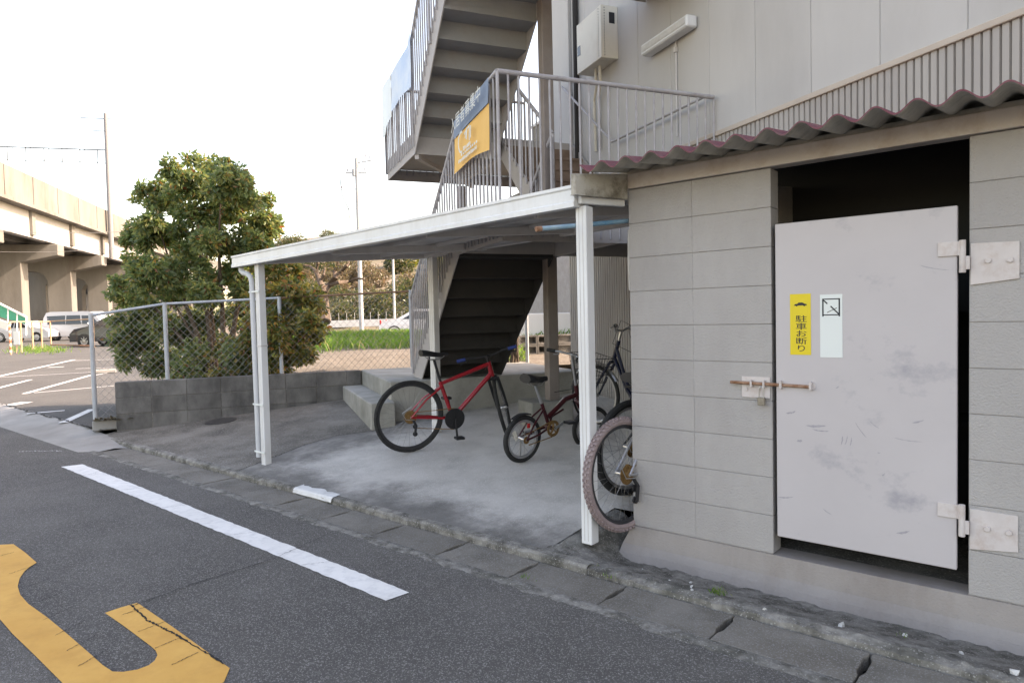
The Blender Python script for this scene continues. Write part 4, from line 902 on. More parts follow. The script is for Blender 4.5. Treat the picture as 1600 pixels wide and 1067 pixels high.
bicycle('bicycle', 'mountain bicycle with pink knobbly tyres poking out from behind the shed corner', (-2.066, 3.455), 8, -3, dict(type='diamond', R=.335, tw=.023, wb=1.05, bb=(.43, .285), st=(.30, .66), seat=(.23, .84), ht=(.79, .80), hb=(.84, .66), steer=0, paint=silver_p, tyre=pink_rub, rim=rim_black, knobs=True, derail=True, barmat=black_pl, stem=.04, crank=-60))
bicycle('bicycle', 'black bicycle standing behind the pink-tyred one, only its wheel showing', (-2.36, 3.98), 12, 3, dict(type='diamond', R=.33, tw=.026, wb=1.05, bb=(.43, .285), st=(.30, .60), seat=(.24, .80), ht=(.79, .74), hb=(.84, .64), steer=8, paint=black_pl, tyre=black_m, rim=rim_m, derail=True, stem=.04))
cityd = dict(type='city', R=.305, tw=.019, wb=1.03, bb=(.43, .27), st=(.28, .60), seat=(.22, .80), ht=(.74, .86), hb=(.80, .68), paint=navy, tyre=black_m, tr=.017, stem=.09, reach=.02, bw=.27, back=.17, rise=.05, barmat=chrome, postmat=chrome, fender=True, fmat=chrome, basket=False, rack=True, sh=.05, sw=.1, lev=True, saddle=black_pl)
def city(front, az, lean, label, **k):
    d = dict(cityd); d.update(k); c = Vector(front) - Vector((math.sin(R(az)), math.cos(R(az))))*d['wb']; bicycle('bicycle', label, (c.x, c.y), az, lean, d)
city((-3.70, 5.63), -72, 5, 'navy city bicycle behind the front right shelter post, wheel showing beside it', steer=12)
city((-3.25, 5.85), -70, -3, 'black city bicycle nearest the corrugated wall, mostly behind the shed', steer=-10, paint=black_pl, basket=True)

# ================================================================== TREES AND PLANTS
def leaf_cloud(clumps, size, dens, seed, shell=.55):
    rg = random.Random(seed); mb = MB(); V, Fc = mb.v, mb.f
    for c, r, k in clumps:
        n = int(dens*k*(r/.4)**2)
        for i in range(n):
            d = Vector((rg.gauss(0, 1), rg.gauss(0, 1), rg.gauss(0, 1))).normalized(); rr = r*(shell + (1-shell)*rg.random()**.6)*rg.uniform(.75, 1.12)
            p = c + Vector((d.x*rr, d.y*rr, d.z*rr*.92)); L = size*rg.uniform(.7, 1.3); wd = L*rg.uniform(.36, .5)
            t = (d*.5 + Vector((rg.gauss(0, .6), rg.gauss(0, .6), rg.gauss(-.35, .5)))).normalized(); a = t.cross(Vector((rg.gauss(0, 1), rg.gauss(0, 1), rg.gauss(0, 1)))).normalized(); nn = t.cross(a)
            o = len(V); V += [p, p + t*L*.45 + a*wd*.5 + nn*L*.06, p + t*L, p + t*L*.45 - a*wd*.5 + nn*L*.06]; Fc.append((o, o+1, o+2)); Fc.append((o, o+2, o+3)); mb.mi += [0, 0]
    return mb
def sub(cs, n, k, seed):
    r4 = random.Random(seed); out = []
    for c, r, q in cs:
        for i in range(n):
            d = Vector((r4.gauss(0, 1), r4.gauss(0, 1), r4.gauss(0, 1))).normalized()*r*r4.uniform(.35, .95); out.append((c+d, r*k*r4.uniform(.7, 1.3), q))
    return out
TB = at(345, 600, 10.1); TB.z = .1
tr_ = thing('evergreen_tree', 'bushy broad-leaved evergreen tree behind the chain-link fence', 'tree', TB)
rg = random.Random(3)
def cl(lst, dep, k=1.): return [(at(x, y, dep + rg.uniform(-.75, .75)) - TB, r*dep/FPX, k*rg.uniform(.7, 1.2)) for x, y, r in lst]
main_c = cl([(268, 265, 22), (290, 282, 30), (318, 272, 28), (352, 283, 34), (385, 298, 26), (405, 318, 22), (262, 310, 34), (310, 318, 42), (360, 330, 42), (405, 352, 32), (425, 345, 16), (232, 300, 18), (228, 345, 22), (212, 372, 24), (250, 372, 36), (300, 375, 40), (345, 385, 40), (392, 392, 34), (200, 418, 24), (232, 425, 34), (195, 458, 26), (240, 470, 40), (290, 440, 40), (335, 450, 38), (380, 440, 34), (200, 500, 26), (225, 520, 34), (275, 510, 40), (325, 515, 40), (370, 505, 36), (205, 555, 24), (240, 565, 34), (290, 570, 38), (340, 575, 38), (385, 560, 34), (182, 440, 12), (186, 522, 14), (215, 310, 10), (300, 250, 14)], 10.1)
leaf_cloud(sub(main_c, 8, .45, 4), .088, 1500, 11, .15).build('crown', leaf_green, tr_)
side_c = cl([(425, 425, 26), (450, 430, 26), (415, 465, 32), (452, 470, 34), (480, 462, 22), (425, 510, 36), (462, 512, 34), (490, 500, 18), (410, 550, 32), (445, 558, 32), (472, 545, 24), (500, 478, 10), (355, 545, 26), (430, 590, 22), (395, 585, 26), (350, 590, 24), (300, 597, 24)], 9.55)
leaf_cloud(sub(side_c, 8, .45, 5), .088, 1400, 12, .15).build('side_growth', leaf_yel, tr_)
tk = MB()
for k, (x, y) in enumerate([(300, 290), (345, 300), (400, 330), (250, 360), (215, 450), (390, 430), (450, 460), (320, 400), (270, 470), (430, 530)]):
    e = at(x, y, 10.1 + rg.uniform(-.4, .4)) - TB; b0 = Vector((rg.uniform(-.12, .12), rg.uniform(-.12, .12), 0)); m1 = b0.lerp(e, .35) + Vector((0, 0, .25)); m2 = b0.lerp(e, .7) + Vector((rg.uniform(-.1, .1), 0, .12))
    tk.tube([b0, m1, m2, e], [.05, .035, .022, .007], 7)
tk.build('trunk', bark_m, tr_, smooth=True)

def small_tree(base, h, name, label, seed, leafm=None, nl=0, bm=bark_dead, ls=.12):
    rg2 = random.Random(seed); t = thing(name, label, 'tree', base); tb = MB(); tips = []
    def grow(p, d, L, r, lev):
        q = p + d*L*.5 + Vector((rg2.gauss(0, .08), rg2.gauss(0, .08), .02))*L; e = p + d*L; tb.tube([p, q, e], [r, r*.85, r*.68], 7)
        if lev == 0: tips.append(e); return
        for k in range(rg2.choice((2, 3))):
            nd = (d + Vector((rg2.gauss(0, .75), rg2.gauss(0, .75), rg2.gauss(.1, .35)))).normalized(); grow(e, nd, L*rg2.uniform(.55, .8), r*.62, lev-1)
    grow(Vector((0, 0, 0)), Vector((0, 0, 1)), h*.38, h*.05, 3); tb.build('trunk', bm, t, smooth=True)
    if leafm: leaf_cloud([(p, h*.09, 1.) for p in tips], ls, nl, seed, .2).build('crown', leafm, t)
    return t
b_ = at(508, 500, 20); b_.z = .5; pt = thing('pruned_tree', 'bare pruned tree with a few brown leaves behind the fence', 'tree', b_)
pb_ = MB(); A2 = lambda x, y, d=20: at(x, y, d) - b_
for pts, r0 in ((((508, 503), (507, 470), (506, 452)), .17), (((507, 458), (500, 440), (494, 425), (497, 412), (493, 400)), .09), (((494, 424), (484, 416), (474, 414)), .05), (((506, 455), (515, 445), (524, 434), (523, 424), (528, 414), (524, 402)), .10), (((524, 434), (534, 424), (542, 416), (548, 404)), .06), (((516, 446), (530, 441), (545, 440), (556, 435), (568, 436)), .06), (((500, 440), (506, 430), (508, 418)), .05), (((505, 462), (497, 452), (491, 446)), .05)):
    n_ = len(pts); pb_.tube([A2(x, y, 20 + .5*math.sin(i*2.1+x)) for i, (x, y) in enumerate(pts)], [r0*(1-.55*i/(n_-1)) for i in range(n_)], 8)
pb_.build('trunk', bark_dead, pt, smooth=True)
leaf_cloud([(A2(x, y, 20), .35, .25) for x, y in ((545, 408), (535, 412), (552, 415), (520, 408), (528, 420), (505, 408))], .12, 120, 9, .1).build('leaves', leaf_dry, pt)

# stumpy dead stems beside the fence
sm = thing('dead_shrub', 'leafless dark stems standing behind the platform near the fence', 'shrub', loc(-1.9, 1.86, .6), -TH)
for k, (dx, dy, h, b) in enumerate([(0, 0, .85, .05), (.02, .12, .6, -.04), (-.05, -.02, .7, -.09), (.03, .05, .5, .03)]):
    mb = MB(); pts = [Vector((dx + b*math.sin(i*1.3+k)*.6, dy + b*i*.3, h*i/6)) for i in range(7)]; mb.tube(pts, [.03, .033, .026, .03, .024, .026, .014], 7); mb.build('stem', wood_m, sm, smooth=True)

# grass
rg = random.Random(21); mb = MB()
def blade(p, h, wd):
    a = rg.uniform(0, 6.28); d = Vector((math.cos(a), math.sin(a), 0)); ln = Vector((rg.gauss(0, .35), rg.gauss(0, .35), 0))*h; o = len(mb.v)
    mb.v += [p - d*wd, p + d*wd, p + ln*.4 + Vector((0, 0, h*.65)), p + ln + Vector((0, 0, h))]; mb.f += [(o, o+1, o+2), (o, o+2, o+3)]; mb.mi += [0, 0]
for i in range(26000):
    u = rg.uniform(-20, -8.2); v = rg.uniform(-1.5, 9.5); k = .5+.5*math.sin(u*1.1+v*.7)*math.sin(v*.9-u*.3)
    if rg.random() < k+.4 and (u < -8.8 or rg.random() < .35): blade(loc(u, v, field_z(u, v)-.02), rg.uniform(.10, .34)*(.6+.6*k), rg.uniform(.008, .018))
for i in range(1200):
    u = rg.uniform(-4.2, -3.0); v = rg.uniform(1.2, 2.6); blade(loc(u, v, field_z(u, v)-.02), rg.uniform(.06, .3), .006)
o = mb.build('field_grass', grass_leaf); tag(o, 'long green and straw-coloured grass on the raised ground beyond the fence', 'grass'); o['kind'] = 'stuff'
mb = MB()
for i in range(900):
    p = on_lot(rg.gauss(60, 20), rg.gauss(547, 2.5)); blade(p, rg.uniform(.04, .22)*(1 if p.length else 1), .02)
o = mb.build('verge_grass', grass_leaf); tag(o, 'strip of weeds at the foot of the rusty rail fence', 'grass'); o['kind'] = 'stuff'
mb = MB()
for c, n, h in (((-1.32, 3.06), 36, .05), ((-2.0, 3.0), 10, .03), ((-.55, 3.12), 8, .03), ((-1.85, 2.93), 14, .03), ((-2.2, 2.66), 14, .03)):
    for i in range(n): blade(Vector((c[0]+rg.gauss(0, .02), c[1]+rg.gauss(0, .012), .02)), rg.uniform(.4, 1)*h, .002)
o = mb.build('kerb_weeds', grass_leaf); tag(o, 'tiny green weeds in the cracks along the gutter and shed footing', 'weeds'); o['kind'] = 'stuff'
for i in range(12):
    x = rg.uniform(-2.0, .0); y = rg.uniform(2.97, 3.2); r = rg.uniform(.003, .008) if i > 1 else .015
    mb = MB(); mb.box((0, 0, 0), (r*2, r*1.3, r*.9)); 
    for q in mb.v: q += Vector((rg.gauss(0, r*.3), rg.gauss(0, r*.3), rg.gauss(0, r*.2)))
    o = mb.build('stone_chip', stone_m, fs); o.location = (x, y, foot_z_at(y) + r*.3); o.rotation_euler = (0, 0, rg.uniform(0, 6))
# leaf litter by the fence foot
mb = MB()
for i in range(240):
    p = loc(-2.0 + rg.gauss(0, .06), rg.uniform(-3.65, -3.2), .215 + rg.uniform(0, .02)); a = Vector((rg.gauss(0, 1), rg.gauss(0, 1), rg.gauss(0, .3))).normalized()*.03; b = a.cross(Vector((0, 0, 1)))*.6; o = len(mb.v); mb.v += [p-a, p+b, p+a, p-b]; mb.f.append((o, o+1, o+2, o+3)); mb.mi.append(0)
o = mb.build('leaf_litter', leaf_dry); tag(o, 'brown fallen leaves at the foot of the fence post', 'leaves'); o['kind'] = 'stuff'

# hillside woods
def woods(name, label, m, n, seed, d0, d1, s0, s1, r0, r1, size):
    rg3 = random.Random(seed); cs = []
    for i in range(n):
        d = rg3.uniform(d0, d1); s_ = rg3.uniform(s0, s1)*d; p = FH*d + RH*s_; r = rg3.uniform(r0, r1); cs.append((Vector((p.x, p.y, hill_z(d, s_) + r*.5)), r, min(.5, .6/r)))
    o = leaf_cloud(cs, size, 180, seed, .5).build(name, m); tag(o, label, 'woods'); o['kind'] = 'stuff'
woods('hillside_woods', 'dark green scrub along the bank at the foot of the hill', leaf_bush, 70, 31, 51, 60, -.32, .3, .7, 1.4, .26)
woods('hillside_woods', 'brown leafless scrub on the hillside terraces', leaf_dry, 60, 32, 62, 100, -.36, .3, .9, 1.8, .32)
woods('hillside_woods', 'mixed green trees higher on the hill', leaf_bush, 110, 33, 95, 240, -.40, .3, 1.6, 3.4, .5)
woods('hillside_woods', 'yellow-green trees scattered on the upper hill', leaf_lime, 45, 34, 100, 220, -.3, .2, 1.6, 3.0, .5)

# ================================================================== VIADUCT
K = 1.3
P0 = at(100, 510, 65); P0.z = 0
vd = thing('railway_viaduct', 'long pale concrete railway viaduct on arched piers at the left', 'viaduct', P0, R(-36)); vd.scale = (1, -1, 1)
zt, zl, zg = 14.68, 12.06, 9.47; WV = 14.0
for k in range(34):
    x1 = 67.6 - 5.2*k; mb = MB(); mb.span((x1-5.08, 0, zl+.08), (x1, .3, zt)); mb.build('parapet_panel', via_m, vd)
    mb = MB(); mb.span((x1-.35, -.05, zl+.1), (x1+.05, -.001, zt-.05)); 
mb = MB(); mb.span((-110, -.15, zl-.22), (67, .5, zl+.07)); mb.build('ledge', via_m, vd)
mb = MB(); mb.span((-110, .5, zl-.25), (67, WV, zl)); mb.build('deck', via_m, vd)
mb = MB(); mb.span((-110, WV, zl-.25), (67, WV+.3, zt)); mb.build('parapet', via_m, vd)
for y in (.8, 3.2, 5.6, 8.0, 10.4, 12.6):
    mb = MB(); mb.span((-110, y, zg), (67, y+.75, zl-.252)); mb.build('girder', via_white if y < 1 else via_m, vd)
for k in range(14):
    x = 22 - 9.*k; mb = MB(); mb.span((x-.35, .55, zg+.2), (x+.35, .799, zl-.26)); mb.build('web_stiffener', via_m, vd)
for k in range(9):
    x = 11 - 12.*k
    def arch(y0, y1):
        pts = [(y0, .2), (y0, zg-1.9)] 
        return pts
    cols = [(3.5, 5.9), (10.6, 13.4)]
    poly = [(.3, zg-.15), (WV-.3, zg-.15), (WV-.3, zg-1.2), (cols[1][1], zg-1.6), (cols[1][1], -.2), (cols[1][0], -.2), (cols[1][0], zg-2.9), (10.2, zg-2.2), (9.4, zg-1.9), (7.1, zg-1.9), (6.3, zg-2.2), (cols[0][1], zg-2.9), (cols[0][1], -.2), (cols[0][0], -.2), (cols[0][0], zg-1.9), (.3, zg-1.2)]
    mb = MB(); mb.prism(poly, 'x', x-.75, x+.75); mb.build('pier', via_m, vd, bevel=.05)
cp_ = thing('catenary_mast', 'tall grey catenary mast with lattice beam standing on the viaduct', 'mast', P0, R(-36)); cp_.scale = (1, -1, 1)
cu_, cv_ = -13.2, -.45
def mast_z(y_px): return at(155, y_px, (P0 + Matrix.Rotation(R(-36), 3, 'Z') @ Vector((cu_, -cv_, 0)) - CAM).dot(FWD)).z
zt_m, zb_m, zbm = mast_z(182), zg-.3, mast_z(238)
lattice_m = mat('grey_lattice', (.06, .06, .06), None)
for yy in (cv_, cv_+15.2):
    mb = MB(); mb.tube([(cu_, yy, zb_m), (cu_, yy, zt_m)], [.28, .22], 10); mb.build('mast', mat('mast_grey', (.21, .21, .215), None), cp_, smooth=True)
mb = MB()
for dz in (0, -1.5): mb.tube([(cu_, cv_, zbm+dz), (cu_, cv_+15.2, zbm+dz)], .07 if dz == 0 else .03, 5)
for k in range(8): y = cv_+1+k*1.8; mb.tube([(cu_, y, zbm), (cu_, y, zbm-1.5)], .05, 4); mb.tube([(cu_, y, zbm-1.5), (cu_, y+1.4, zbm)], .03, 4)
mb.build('lattice_beam', lattice_m, cp_)
mb = MB(); mb.tube([(cu_, cv_+2.6, zt_m-.6), (cu_, cv_-1.2, zt_m-.6)], .05, 5); mb.build('cross_arm', lattice_m, cp_)
mb = MB(); mb.tube([(cu_, cv_+1.4, zt_m-2.), (cu_, cv_-.5, zt_m-2.)], .045, 5); mb.build('cross_arm', lattice_m, cp_)

# house behind the piers, green stair rail
hs_ = thing('tiled_house', 'small house with blue-grey tiled roof seen between the viaduct piers', 'house', at(50, 515, 95), R(-30))
hs_.location.z = .4
mb = MB(); mb.span((-4, -3, 0), (4, 3, 4.6)); mb.build('wall', house_m, hs_)
mb = MB(); mb.prism([(-3.7, 4.5), (0, 6.9), (3.7, 4.5)], 'x', -4.6, 4.6); rf_ = mb.build('roof', tile_blue, hs_)
for k in range(16):
    for s_ in (-1, 1):
        mb = MB(); mb.tube([(-4.4+k*.585, 0, 6.93), (-4.4+k*.585, s_*3.7, 4.54)], .07, 6); mb.build('tile_row', tile_blue, rf_)
h2 = thing('distant_house', 'pale two-storey house beyond the viaduct', 'house', at(160, 515, 110), R(-20)); h2.location.z = .4
mb = MB(); mb.span((-5, -4, 0), (6, 4, 6.)); mb.build('wall', house_m, h2)
mb = MB(); mb.prism([(-4.6, 5.9), (0, 8.), (4.6, 5.9)], 'x', -5.6, 6.6); mb.build('roof', mat('dark_tile', (.09, .09, .09), None), h2)
for x in (-3, 0, 3): mb = MB(); mb.span((x-.7, -4.05, 3.4), (x+.7, -3.99, 4.6)); mb.build('window', glass_m, h2)
gs = thing('footbridge_stair', 'green panelled footbridge stair coming down at the left edge', 'stairs', at(0, 520, 41)); O2 = at(0, 520, 41)
def g3(x, y, d): return at(x, y, d) - O2
mb = MB(); q = [g3(-60, 446, 41), g3(41, 497, 41.5), g3(41, 507, 41.5), g3(-60, 478, 41)]; off = FH*.08; mb.add(q + [p+off for p in q], [(0, 1, 2, 3), (7, 6, 5, 4), (0, 4, 5, 1), (1, 5, 6, 2), (2, 6, 7, 3), (3, 7, 4, 0)]); mb.build('green_panel', green_m, gs)
mb = MB(); mb.bar(g3(-60, 444, 40.9), g3(42, 496, 41.4), .12, .1); mb.build('handrail', white_alu, gs)
mb = MB(); mb.bar(g3(-60, 484, 41), g3(14, 510, 41.3), .3, .45); mb.build('stringer', white_wall, gs)
for k in range(8):
    s_ = k/7; a = g3(-60, 446, 40.95).lerp(g3(41, 497, 41.4), s_); b = g3(-60, 480, 40.95).lerp(g3(41, 524, 41.4), s_); mb = MB(); mb.bar(a, b, .07, .07); mb.build('baluster', white_alu, gs)

# ================================================================== CARS
def car(name, label, base, az, L, Hh, Wd, prof, wins, wheels, wr, paint, belt, group='cars beyond the car park'):
    t = thing(name, label, 'car', base, math.pi/2-R(az), group)
    def yw(z): return Wd/2*(1 - .16*max(0, z-belt)/(Hh-belt) - (.05 if z < .3 else 0))
    mb = MB(); n = len(prof); mb.v = [Vector((x, -yw(z), z)) for x, z in prof] + [Vector((x, yw(z), z)) for x, z in prof]
    mb.f = [tuple(range(n)), tuple(reversed(range(n, 2*n)))] + [(i, (i+1) % n, n+(i+1) % n, n+i) for i in range(n)]; mb.mi = [0]*len(mb.f); mb.build('body', paint, t, bevel=.035)
    for wn in wins:
        for s_ in (-1, 1):
            m = MB(); m.v = [Vector((x, s_*(yw(z)+.004), z)) for x, z in wn] + [Vector((x, s_*(yw(z)-.03), z)) for x, z in wn]; k = len(wn)
            m.f = [tuple(range(k)), tuple(reversed(range(k, 2*k)))] + [(i, (i+1) % k, k+(i+1) % k, k+i) for i in range(k)]; m.mi = [0]*len(m.f); m.build('window', glass_m, t)
    for x in wheels:
        for s_ in (-1, 1):
            y = s_*(Wd/2-.09); m = MB(); m.torus((x, y, wr), wr-.06, [(.06, -.085), (.06, .085), (-.05, .095), (-.05, -.095)], 24); wo = m.build('wheel', black_m, t)
            m = MB(); m.tube([(x, y-.08, wr), (x, y+.08, wr)], wr*.36, 12)
            for k in range(8): a = k*math.pi/4; m.bar((x, y+s_*.075, wr), (x+math.cos(a)*(wr-.1), y+s_*.07, wr+math.sin(a)*(wr-.1)), .03, .06, (0, 1, 0))
            m.torus((x, y+s_*.03, wr), wr-.12, [(.012, -.06), (.012, .06), (-.03, .05), (-.03, -.05)], 24); m.build('rim', rim_m, wo)
            m = MB(); m.torus((x, s_*(Wd/2-.0), wr), wr+.02, [(.035, -.03), (.035, .006), (-.03, .006), (-.03, -.03)], 24); m.build('wheel_arch', black_pl, t)
    m = MB()
    for s_ in (-1, 1): h = MB(); h.box((L*.5-.10, s_*(Wd/2-.22), belt*.72), (.16, .3, .14)); h.build('headlight', lamp_w, t, bevel=.02)
    for s_ in (-1, 1): h = MB(); h.box((-L*.5+.03, s_*(Wd/2-.14), belt*.85), (.08, .16, .3)); h.build('tail_light', tail_r, t, bevel=.02)
    for s_ in (-1, 1): h = MB(); h.box((L*.22, s_*(Wd/2+.08), belt+.08), (.1, .16, .14)); h.build('mirror', paint, t, bevel=.03)
    return t
vanp = [(-2.4, .35), (-2.42, .9), (-2.36, 1.6), (-2.2, 1.95), (-1.9, 2.02), (.9, 2.02), (1.35, 1.9), (2.0, 1.2), (2.35, 1.05), (2.42, .6), (2.38, .3)]
vw = [[(-2.05, 1.15), (-2.15, 1.75), (-.75, 1.78), (-.75, 1.15)], [(-.68, 1.15), (-.68, 1.78), (.35, 1.78), (.45, 1.15)], [(.55, 1.15), (.45, 1.76), (1.2, 1.74), (1.75, 1.18)]]
vb = on_lot(132, 531); car('parked_van', 'white minivan with dark side windows standing below the viaduct', vb, 54, 4.84, 2.02, 1.8, vanp, vw, (-1.5, 1.55), .34, car_silver, 1.1)
sedp = [(-2.2, .3), (-2.25, .75), (-2.1, .95), (-1.5, 1.0), (-.9, 1.4), (.2, 1.45), (1.0, 1.0), (1.9, .85), (2.2, .65), (2.2, .3)]
sw_ = [[(-1.25, .98), (-.8, 1.32), (-.35, 1.36), (-.35, .98)], [(-.28, .98), (-.28, 1.36), (.15, 1.36), (.72, .98)]]
car('parked_sedan', 'pale silver sedan seen through the rusty rail fence at the left', on_lot(44, 533.5), 54, 4.45, 1.45, 1.7, sedp, sw_, (-1.35, 1.35), .31, car_silver, .95)
hatp = [(-1.9, .3), (-1.95, .9), (-1.85, 1.2), (-1.55, 1.5), (.1, 1.52), (.95, 1.05), (1.75, .9), (2.0, .65), (2.0, .3)]
hw = [[(-1.6, 1.0), (-1.5, 1.38), (-.45, 1.42), (-.45, 1.0)], [(-.38, 1.0), (-.38, 1.42), (.1, 1.42), (.75, 1.02)]]
car('parked_hatchback', 'dark hatchback partly hidden by the evergreen tree', on_lot(184, 540), 232, 4.0, 1.52, 1.7, hatp, hw, (-1.2, 1.25), .31, car_dark, 1.0)
wb2 = at(655, 512, 37); wb2.z = .35; car('white_car', 'white car beyond the grass behind the stair railing', wb2, 52, 4.0, 1.52, 1.7, [(-x, z) for x, z in hatp], [[(-x, z) for x, z in q] for q in hw], (-1.2, 1.25), .31, car_white, 1.0)

# rusty rail fence at the far side of the car park
rf2 = thing('rusty_rail_fence', 'rusty pipe rail fence with striped end post across the car park', 'fence', on_lot(17, 554)); O3 = on_lot(17, 554)
corn = [((17, 554), 1.38), ((34, 551), 1.38), ((52, 548), 1.38), ((66, 545), 1.38), ((80, 541), 1.38)]; tops = []
for i, ((x, y), h) in enumerate(corn):
    p = on_lot(x, y) - O3; mb = MB(); mb.tube([p, p + Vector((0, 0, h))], .04, 8); po = mb.build('post', rust_orange, rf2, smooth=True); tops.append(p + Vector((0, 0, h)))
    if i == 0:
        for k in range(9): m = MB(); m.tube([p + Vector((0, 0, .1+k*.14)), p + Vector((0, 0, .165+k*.14))], .046, 8); m.build('stripe', red_stripe if k % 2 else white_worn, po)
pe_ = on_lot(147, 543) - O3; 
mb = MB(); mb.tube(tops, .03, 8); mb.build('top_rail', rust_orange, rf2)
mb = MB(); mb.tube([tops[-1], pe_ + Vector((0, 0, 1.45))], .03, 8); mb.build('top_rail', rust_orange, rf2); mb = MB(); mb.tube([pe_, pe_ + Vector((0, 0, 1.45))], .04, 8); mb.build('post', rust_orange, rf2)
mb = MB(); mb.tube([on_lot(80, 541) - O3 + Vector((0, 0, .08)), pe_ + Vector((0, 0, .08))], .04, 6); mb.build('bottom_rail', rust_m, rf2)
sg = thing('fence_board', 'blank white board on the rusty rail fence', 'board', on_lot(26, 552)); p = at(26, 528, (on_lot(26, 552)-CAM).dot(FWD)-.1) - on_lot(26, 552)
mb = MB(); mb.box(p, (.03, .26, .58), Matrix.Rotation(-YAW + R(0), 3, 'Z') @ Matrix.Rotation(R(90), 3, 'Z')); mb.build('board', white_s, sg)
mb = MB(); mb.bar(p + Vector((0, 0, -.25)), p*0 + Vector((0, 0, 0)), .03, .03); mb.build('stake', rust_orange, sg)
bo = on_lot(119, 531); ps = thing('striped_post', 'short orange and white post in front of the minivan', 'post', bo)
mb = MB(); mb.box((0, 0, .45), (.1, .1, .9)); mb.build('post', white_worn, ps); mb = MB(); mb.box((0-.09, -.06, .5), (.09, .1, .8)); mb.build('orange_side', mat('orange_board', (.5, .27, .1), None), ps)

# ================================================================== POLES AND WIRES
def pole(name, label, px, ytop, dep, r, group=None):
    b = at(px, 510, dep); b.z = .2; top = at(px - (510-ytop)*.0, ytop, dep).z; t = thing(name, label, 'utility pole', b, 0, group)
    mb = MB(); mb.tube([(0, 0, 0), (0, 0, top-.2)], [r, r*.8], 12); mb.build('shaft', pole_m, t, smooth=True); return t, b, top-.2
up1, ub, ut = pole('utility_pole', 'pale concrete utility pole behind the shelter roof', 565, 250, 30, .105)
LR = RGT0
mb = MB()
for z, a, b in ((ut-.62, -.5, .45),): mb.bar(LR*a + Vector((0, 0, z)), LR*b + Vector((0, 0, z)), .06, .06)
for z in (ut-1.35, ut-2.2): mb.bar(LR*-.75 + Vector((0, 0, z)), Vector((0, 0, z)), .03, .03)
mb.bar(LR*.0 + Vector((0, 0, ut-.2)), LR*.65 + Vector((0, 0, ut-.1)), .05, .05); mb.build('cross_arm', pole_m, up1)
for a, z in ((-.42, ut-.55), (.36, ut-.55), (.6, ut-.02), (.42, ut+.05), (-.7, ut-1.3)): mb = MB(); mb.tube([LR*a + Vector((0, 0, z)), LR*a + Vector((0, 0, z+.12))], .035, 8); mb.build('insulator', mat('grey_insulator', (.3, .3, .32), None), up1)
mb = MB(); mb.box(LR*-.11 + Vector((0, 0, ut-.62)), (.16, .16, .3)); mb.build('junction_box', pole_m, up1)
mb = MB(); mb.tube([LR*-.75 + Vector((0, 0, ut-.75)), LR*-.72 + Vector((0, 0, ut-1.4)), LR*-.62 + Vector((0, 0, ut-1.8)), LR*-.42 + Vector((0, 0, ut-2.2)), LR*-.36 + Vector((0, 0, ut-2.8))], .018, 6); mb.build('drop_cable', black_pl, up1)
pole('utility_pole', 'thin far utility pole seen under the shelter roof', 617, 404, 48, .10)
wires_m = mat('wire_grey', (.12, .12, .12), None)
def wire(pts, r, label, sag=.0):
    P_ = [Vector(p) for p in pts]; path = []
    for a, b in zip(P_, P_[1:]):
        for i in range(12): s_ = i/12; path.append(a.lerp(b, s_) - Vector((0, 0, sag*4*s_*(1-s_))))
    path.append(P_[-1]); mb = MB(); o0 = P_[0].copy(); mb.tube([p-o0 for p in path], r, 5); o = mb.build('power_line', wires_m); o.location = o0; tag(o, label, 'power line'); return o
wire([at(-60, 358, 30), at(200, 362, 36)], .014, 'dark overhead cable crossing low in front of the viaduct parapet', .12)
wire([at(-60, 392, 30), at(190, 388, 36)], .009, 'thin overhead cable crossing the viaduct girders, the lower one', .12)
wire([at(425, 350, 31), at(525, 341, 30), at(548, 350, 30)], .012, 'thin cable running to the utility pole above the tree', .02)
for k, (a, b) in enumerate((((-40, -40), (110, 125)), ((40, -30), (125, 115)), ((88, -25), (150, 110)))):
    wire([at(*a, 26), at(*b, 60)], .009, ('faint wire high in the sky, leftmost of three', 'faint wire high in the sky, middle of three', 'faint wire high in the sky, rightmost of three')[k])

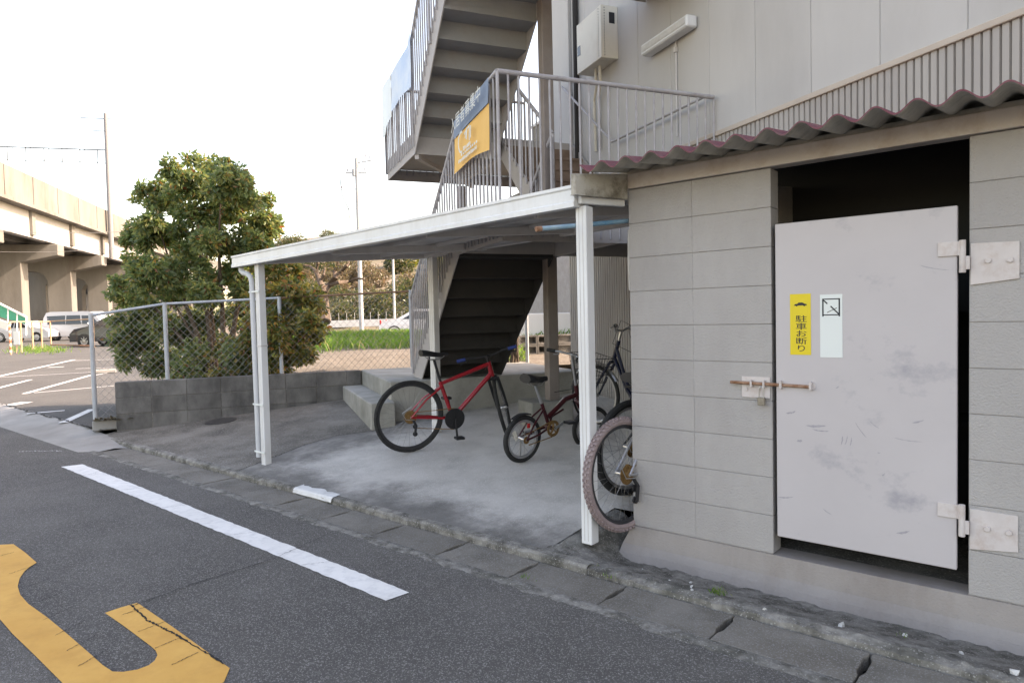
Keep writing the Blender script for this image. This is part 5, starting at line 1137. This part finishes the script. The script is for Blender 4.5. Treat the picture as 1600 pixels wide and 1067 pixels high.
# ================================================================== BEYOND THE FENCE, RIGHT
gw = thing('guard_wall', 'low white guard wall with thin fence posts beyond the grass', 'wall', at(585, 512, 44)); O4 = at(585, 512, 44)
a, b = at(505, 508, 44) - O4, at(690, 502, 44) - O4
mb = MB(); mb.bar(a + Vector((0, 0, .05)), b + Vector((0, 0, .05)), .2, .45); mb.build('wall', white_wall, gw)
for k in range(16):
    p = a.lerp(b, k/15); mb = MB(); mb.tube([p, p + Vector((0, 0, .75))], .014, 6); mb.build('post', pole_m, gw)
nh = thing('tile_clad_house', 'grey tile-clad house corner seen below the stairs', 'house', at(880, 510, 22), -TH)
nh.location.z = 0
mb = MB(); mb.span((-2.0, -.35, 0), (6, 6, 6.5)); mb.build('wall', brick_far, nh)
tile = MB(); tile.span((0, 0, 0), (.195, .012, .055)); to_ = tile.build('tile', brick_far, nh); td = to_.data; bpy.data.objects.remove(to_)
nf = thing('screen_block_fence', 'open screen-block fence with diamond pattern beyond the platform', 'fence', at(780, 540, 13.), -TH); O5 = at(780, 540, 13.); nf.location.z = .45
mb = MB(); mb.span((-.1, -.05, -.3), (.1, 3.0, .16)); mb.build('base_course', block_dark, nf)
sb = MB(); 
for y0, y1, z0, z1 in ((0, .39, 0, .03), (0, .39, .16, .19), (0, .03, .03, .16), (.36, .39, .03, .16)): sb.span((-.05, y0, z0), (.05, y1, z1))
for k in range(3):
    y0 = .03+.11*k
    for (p, q) in (((y0, .03), (y0+.11, .16)), ((y0+.11, .03), (y0, .16))): sb.bar((0, p[0], p[1]), (0, q[0], q[1]), .09, .022, (1, 0, 0))
so = sb.build('screen_block', block_dark, nf); sdta = so.data; bpy.data.objects.remove(so)
for c in range(2):
    for k in range(7): o = bpy.data.objects.new('screen_block', sdta); C.objects.link(o); o.parent = nf; o.location = (0, .395*k, .165+.195*c)
ww = thing('white_low_wall', 'plain whitish roadside wall behind the screen-block fence', 'wall', at(800, 520, 18), -TH); ww.location.z = .2
mb = MB(); mb.span((-.1, -1, 0), (.1, 6, 1.25)); mb.build('wall', white_wall, ww, bevel=.02)
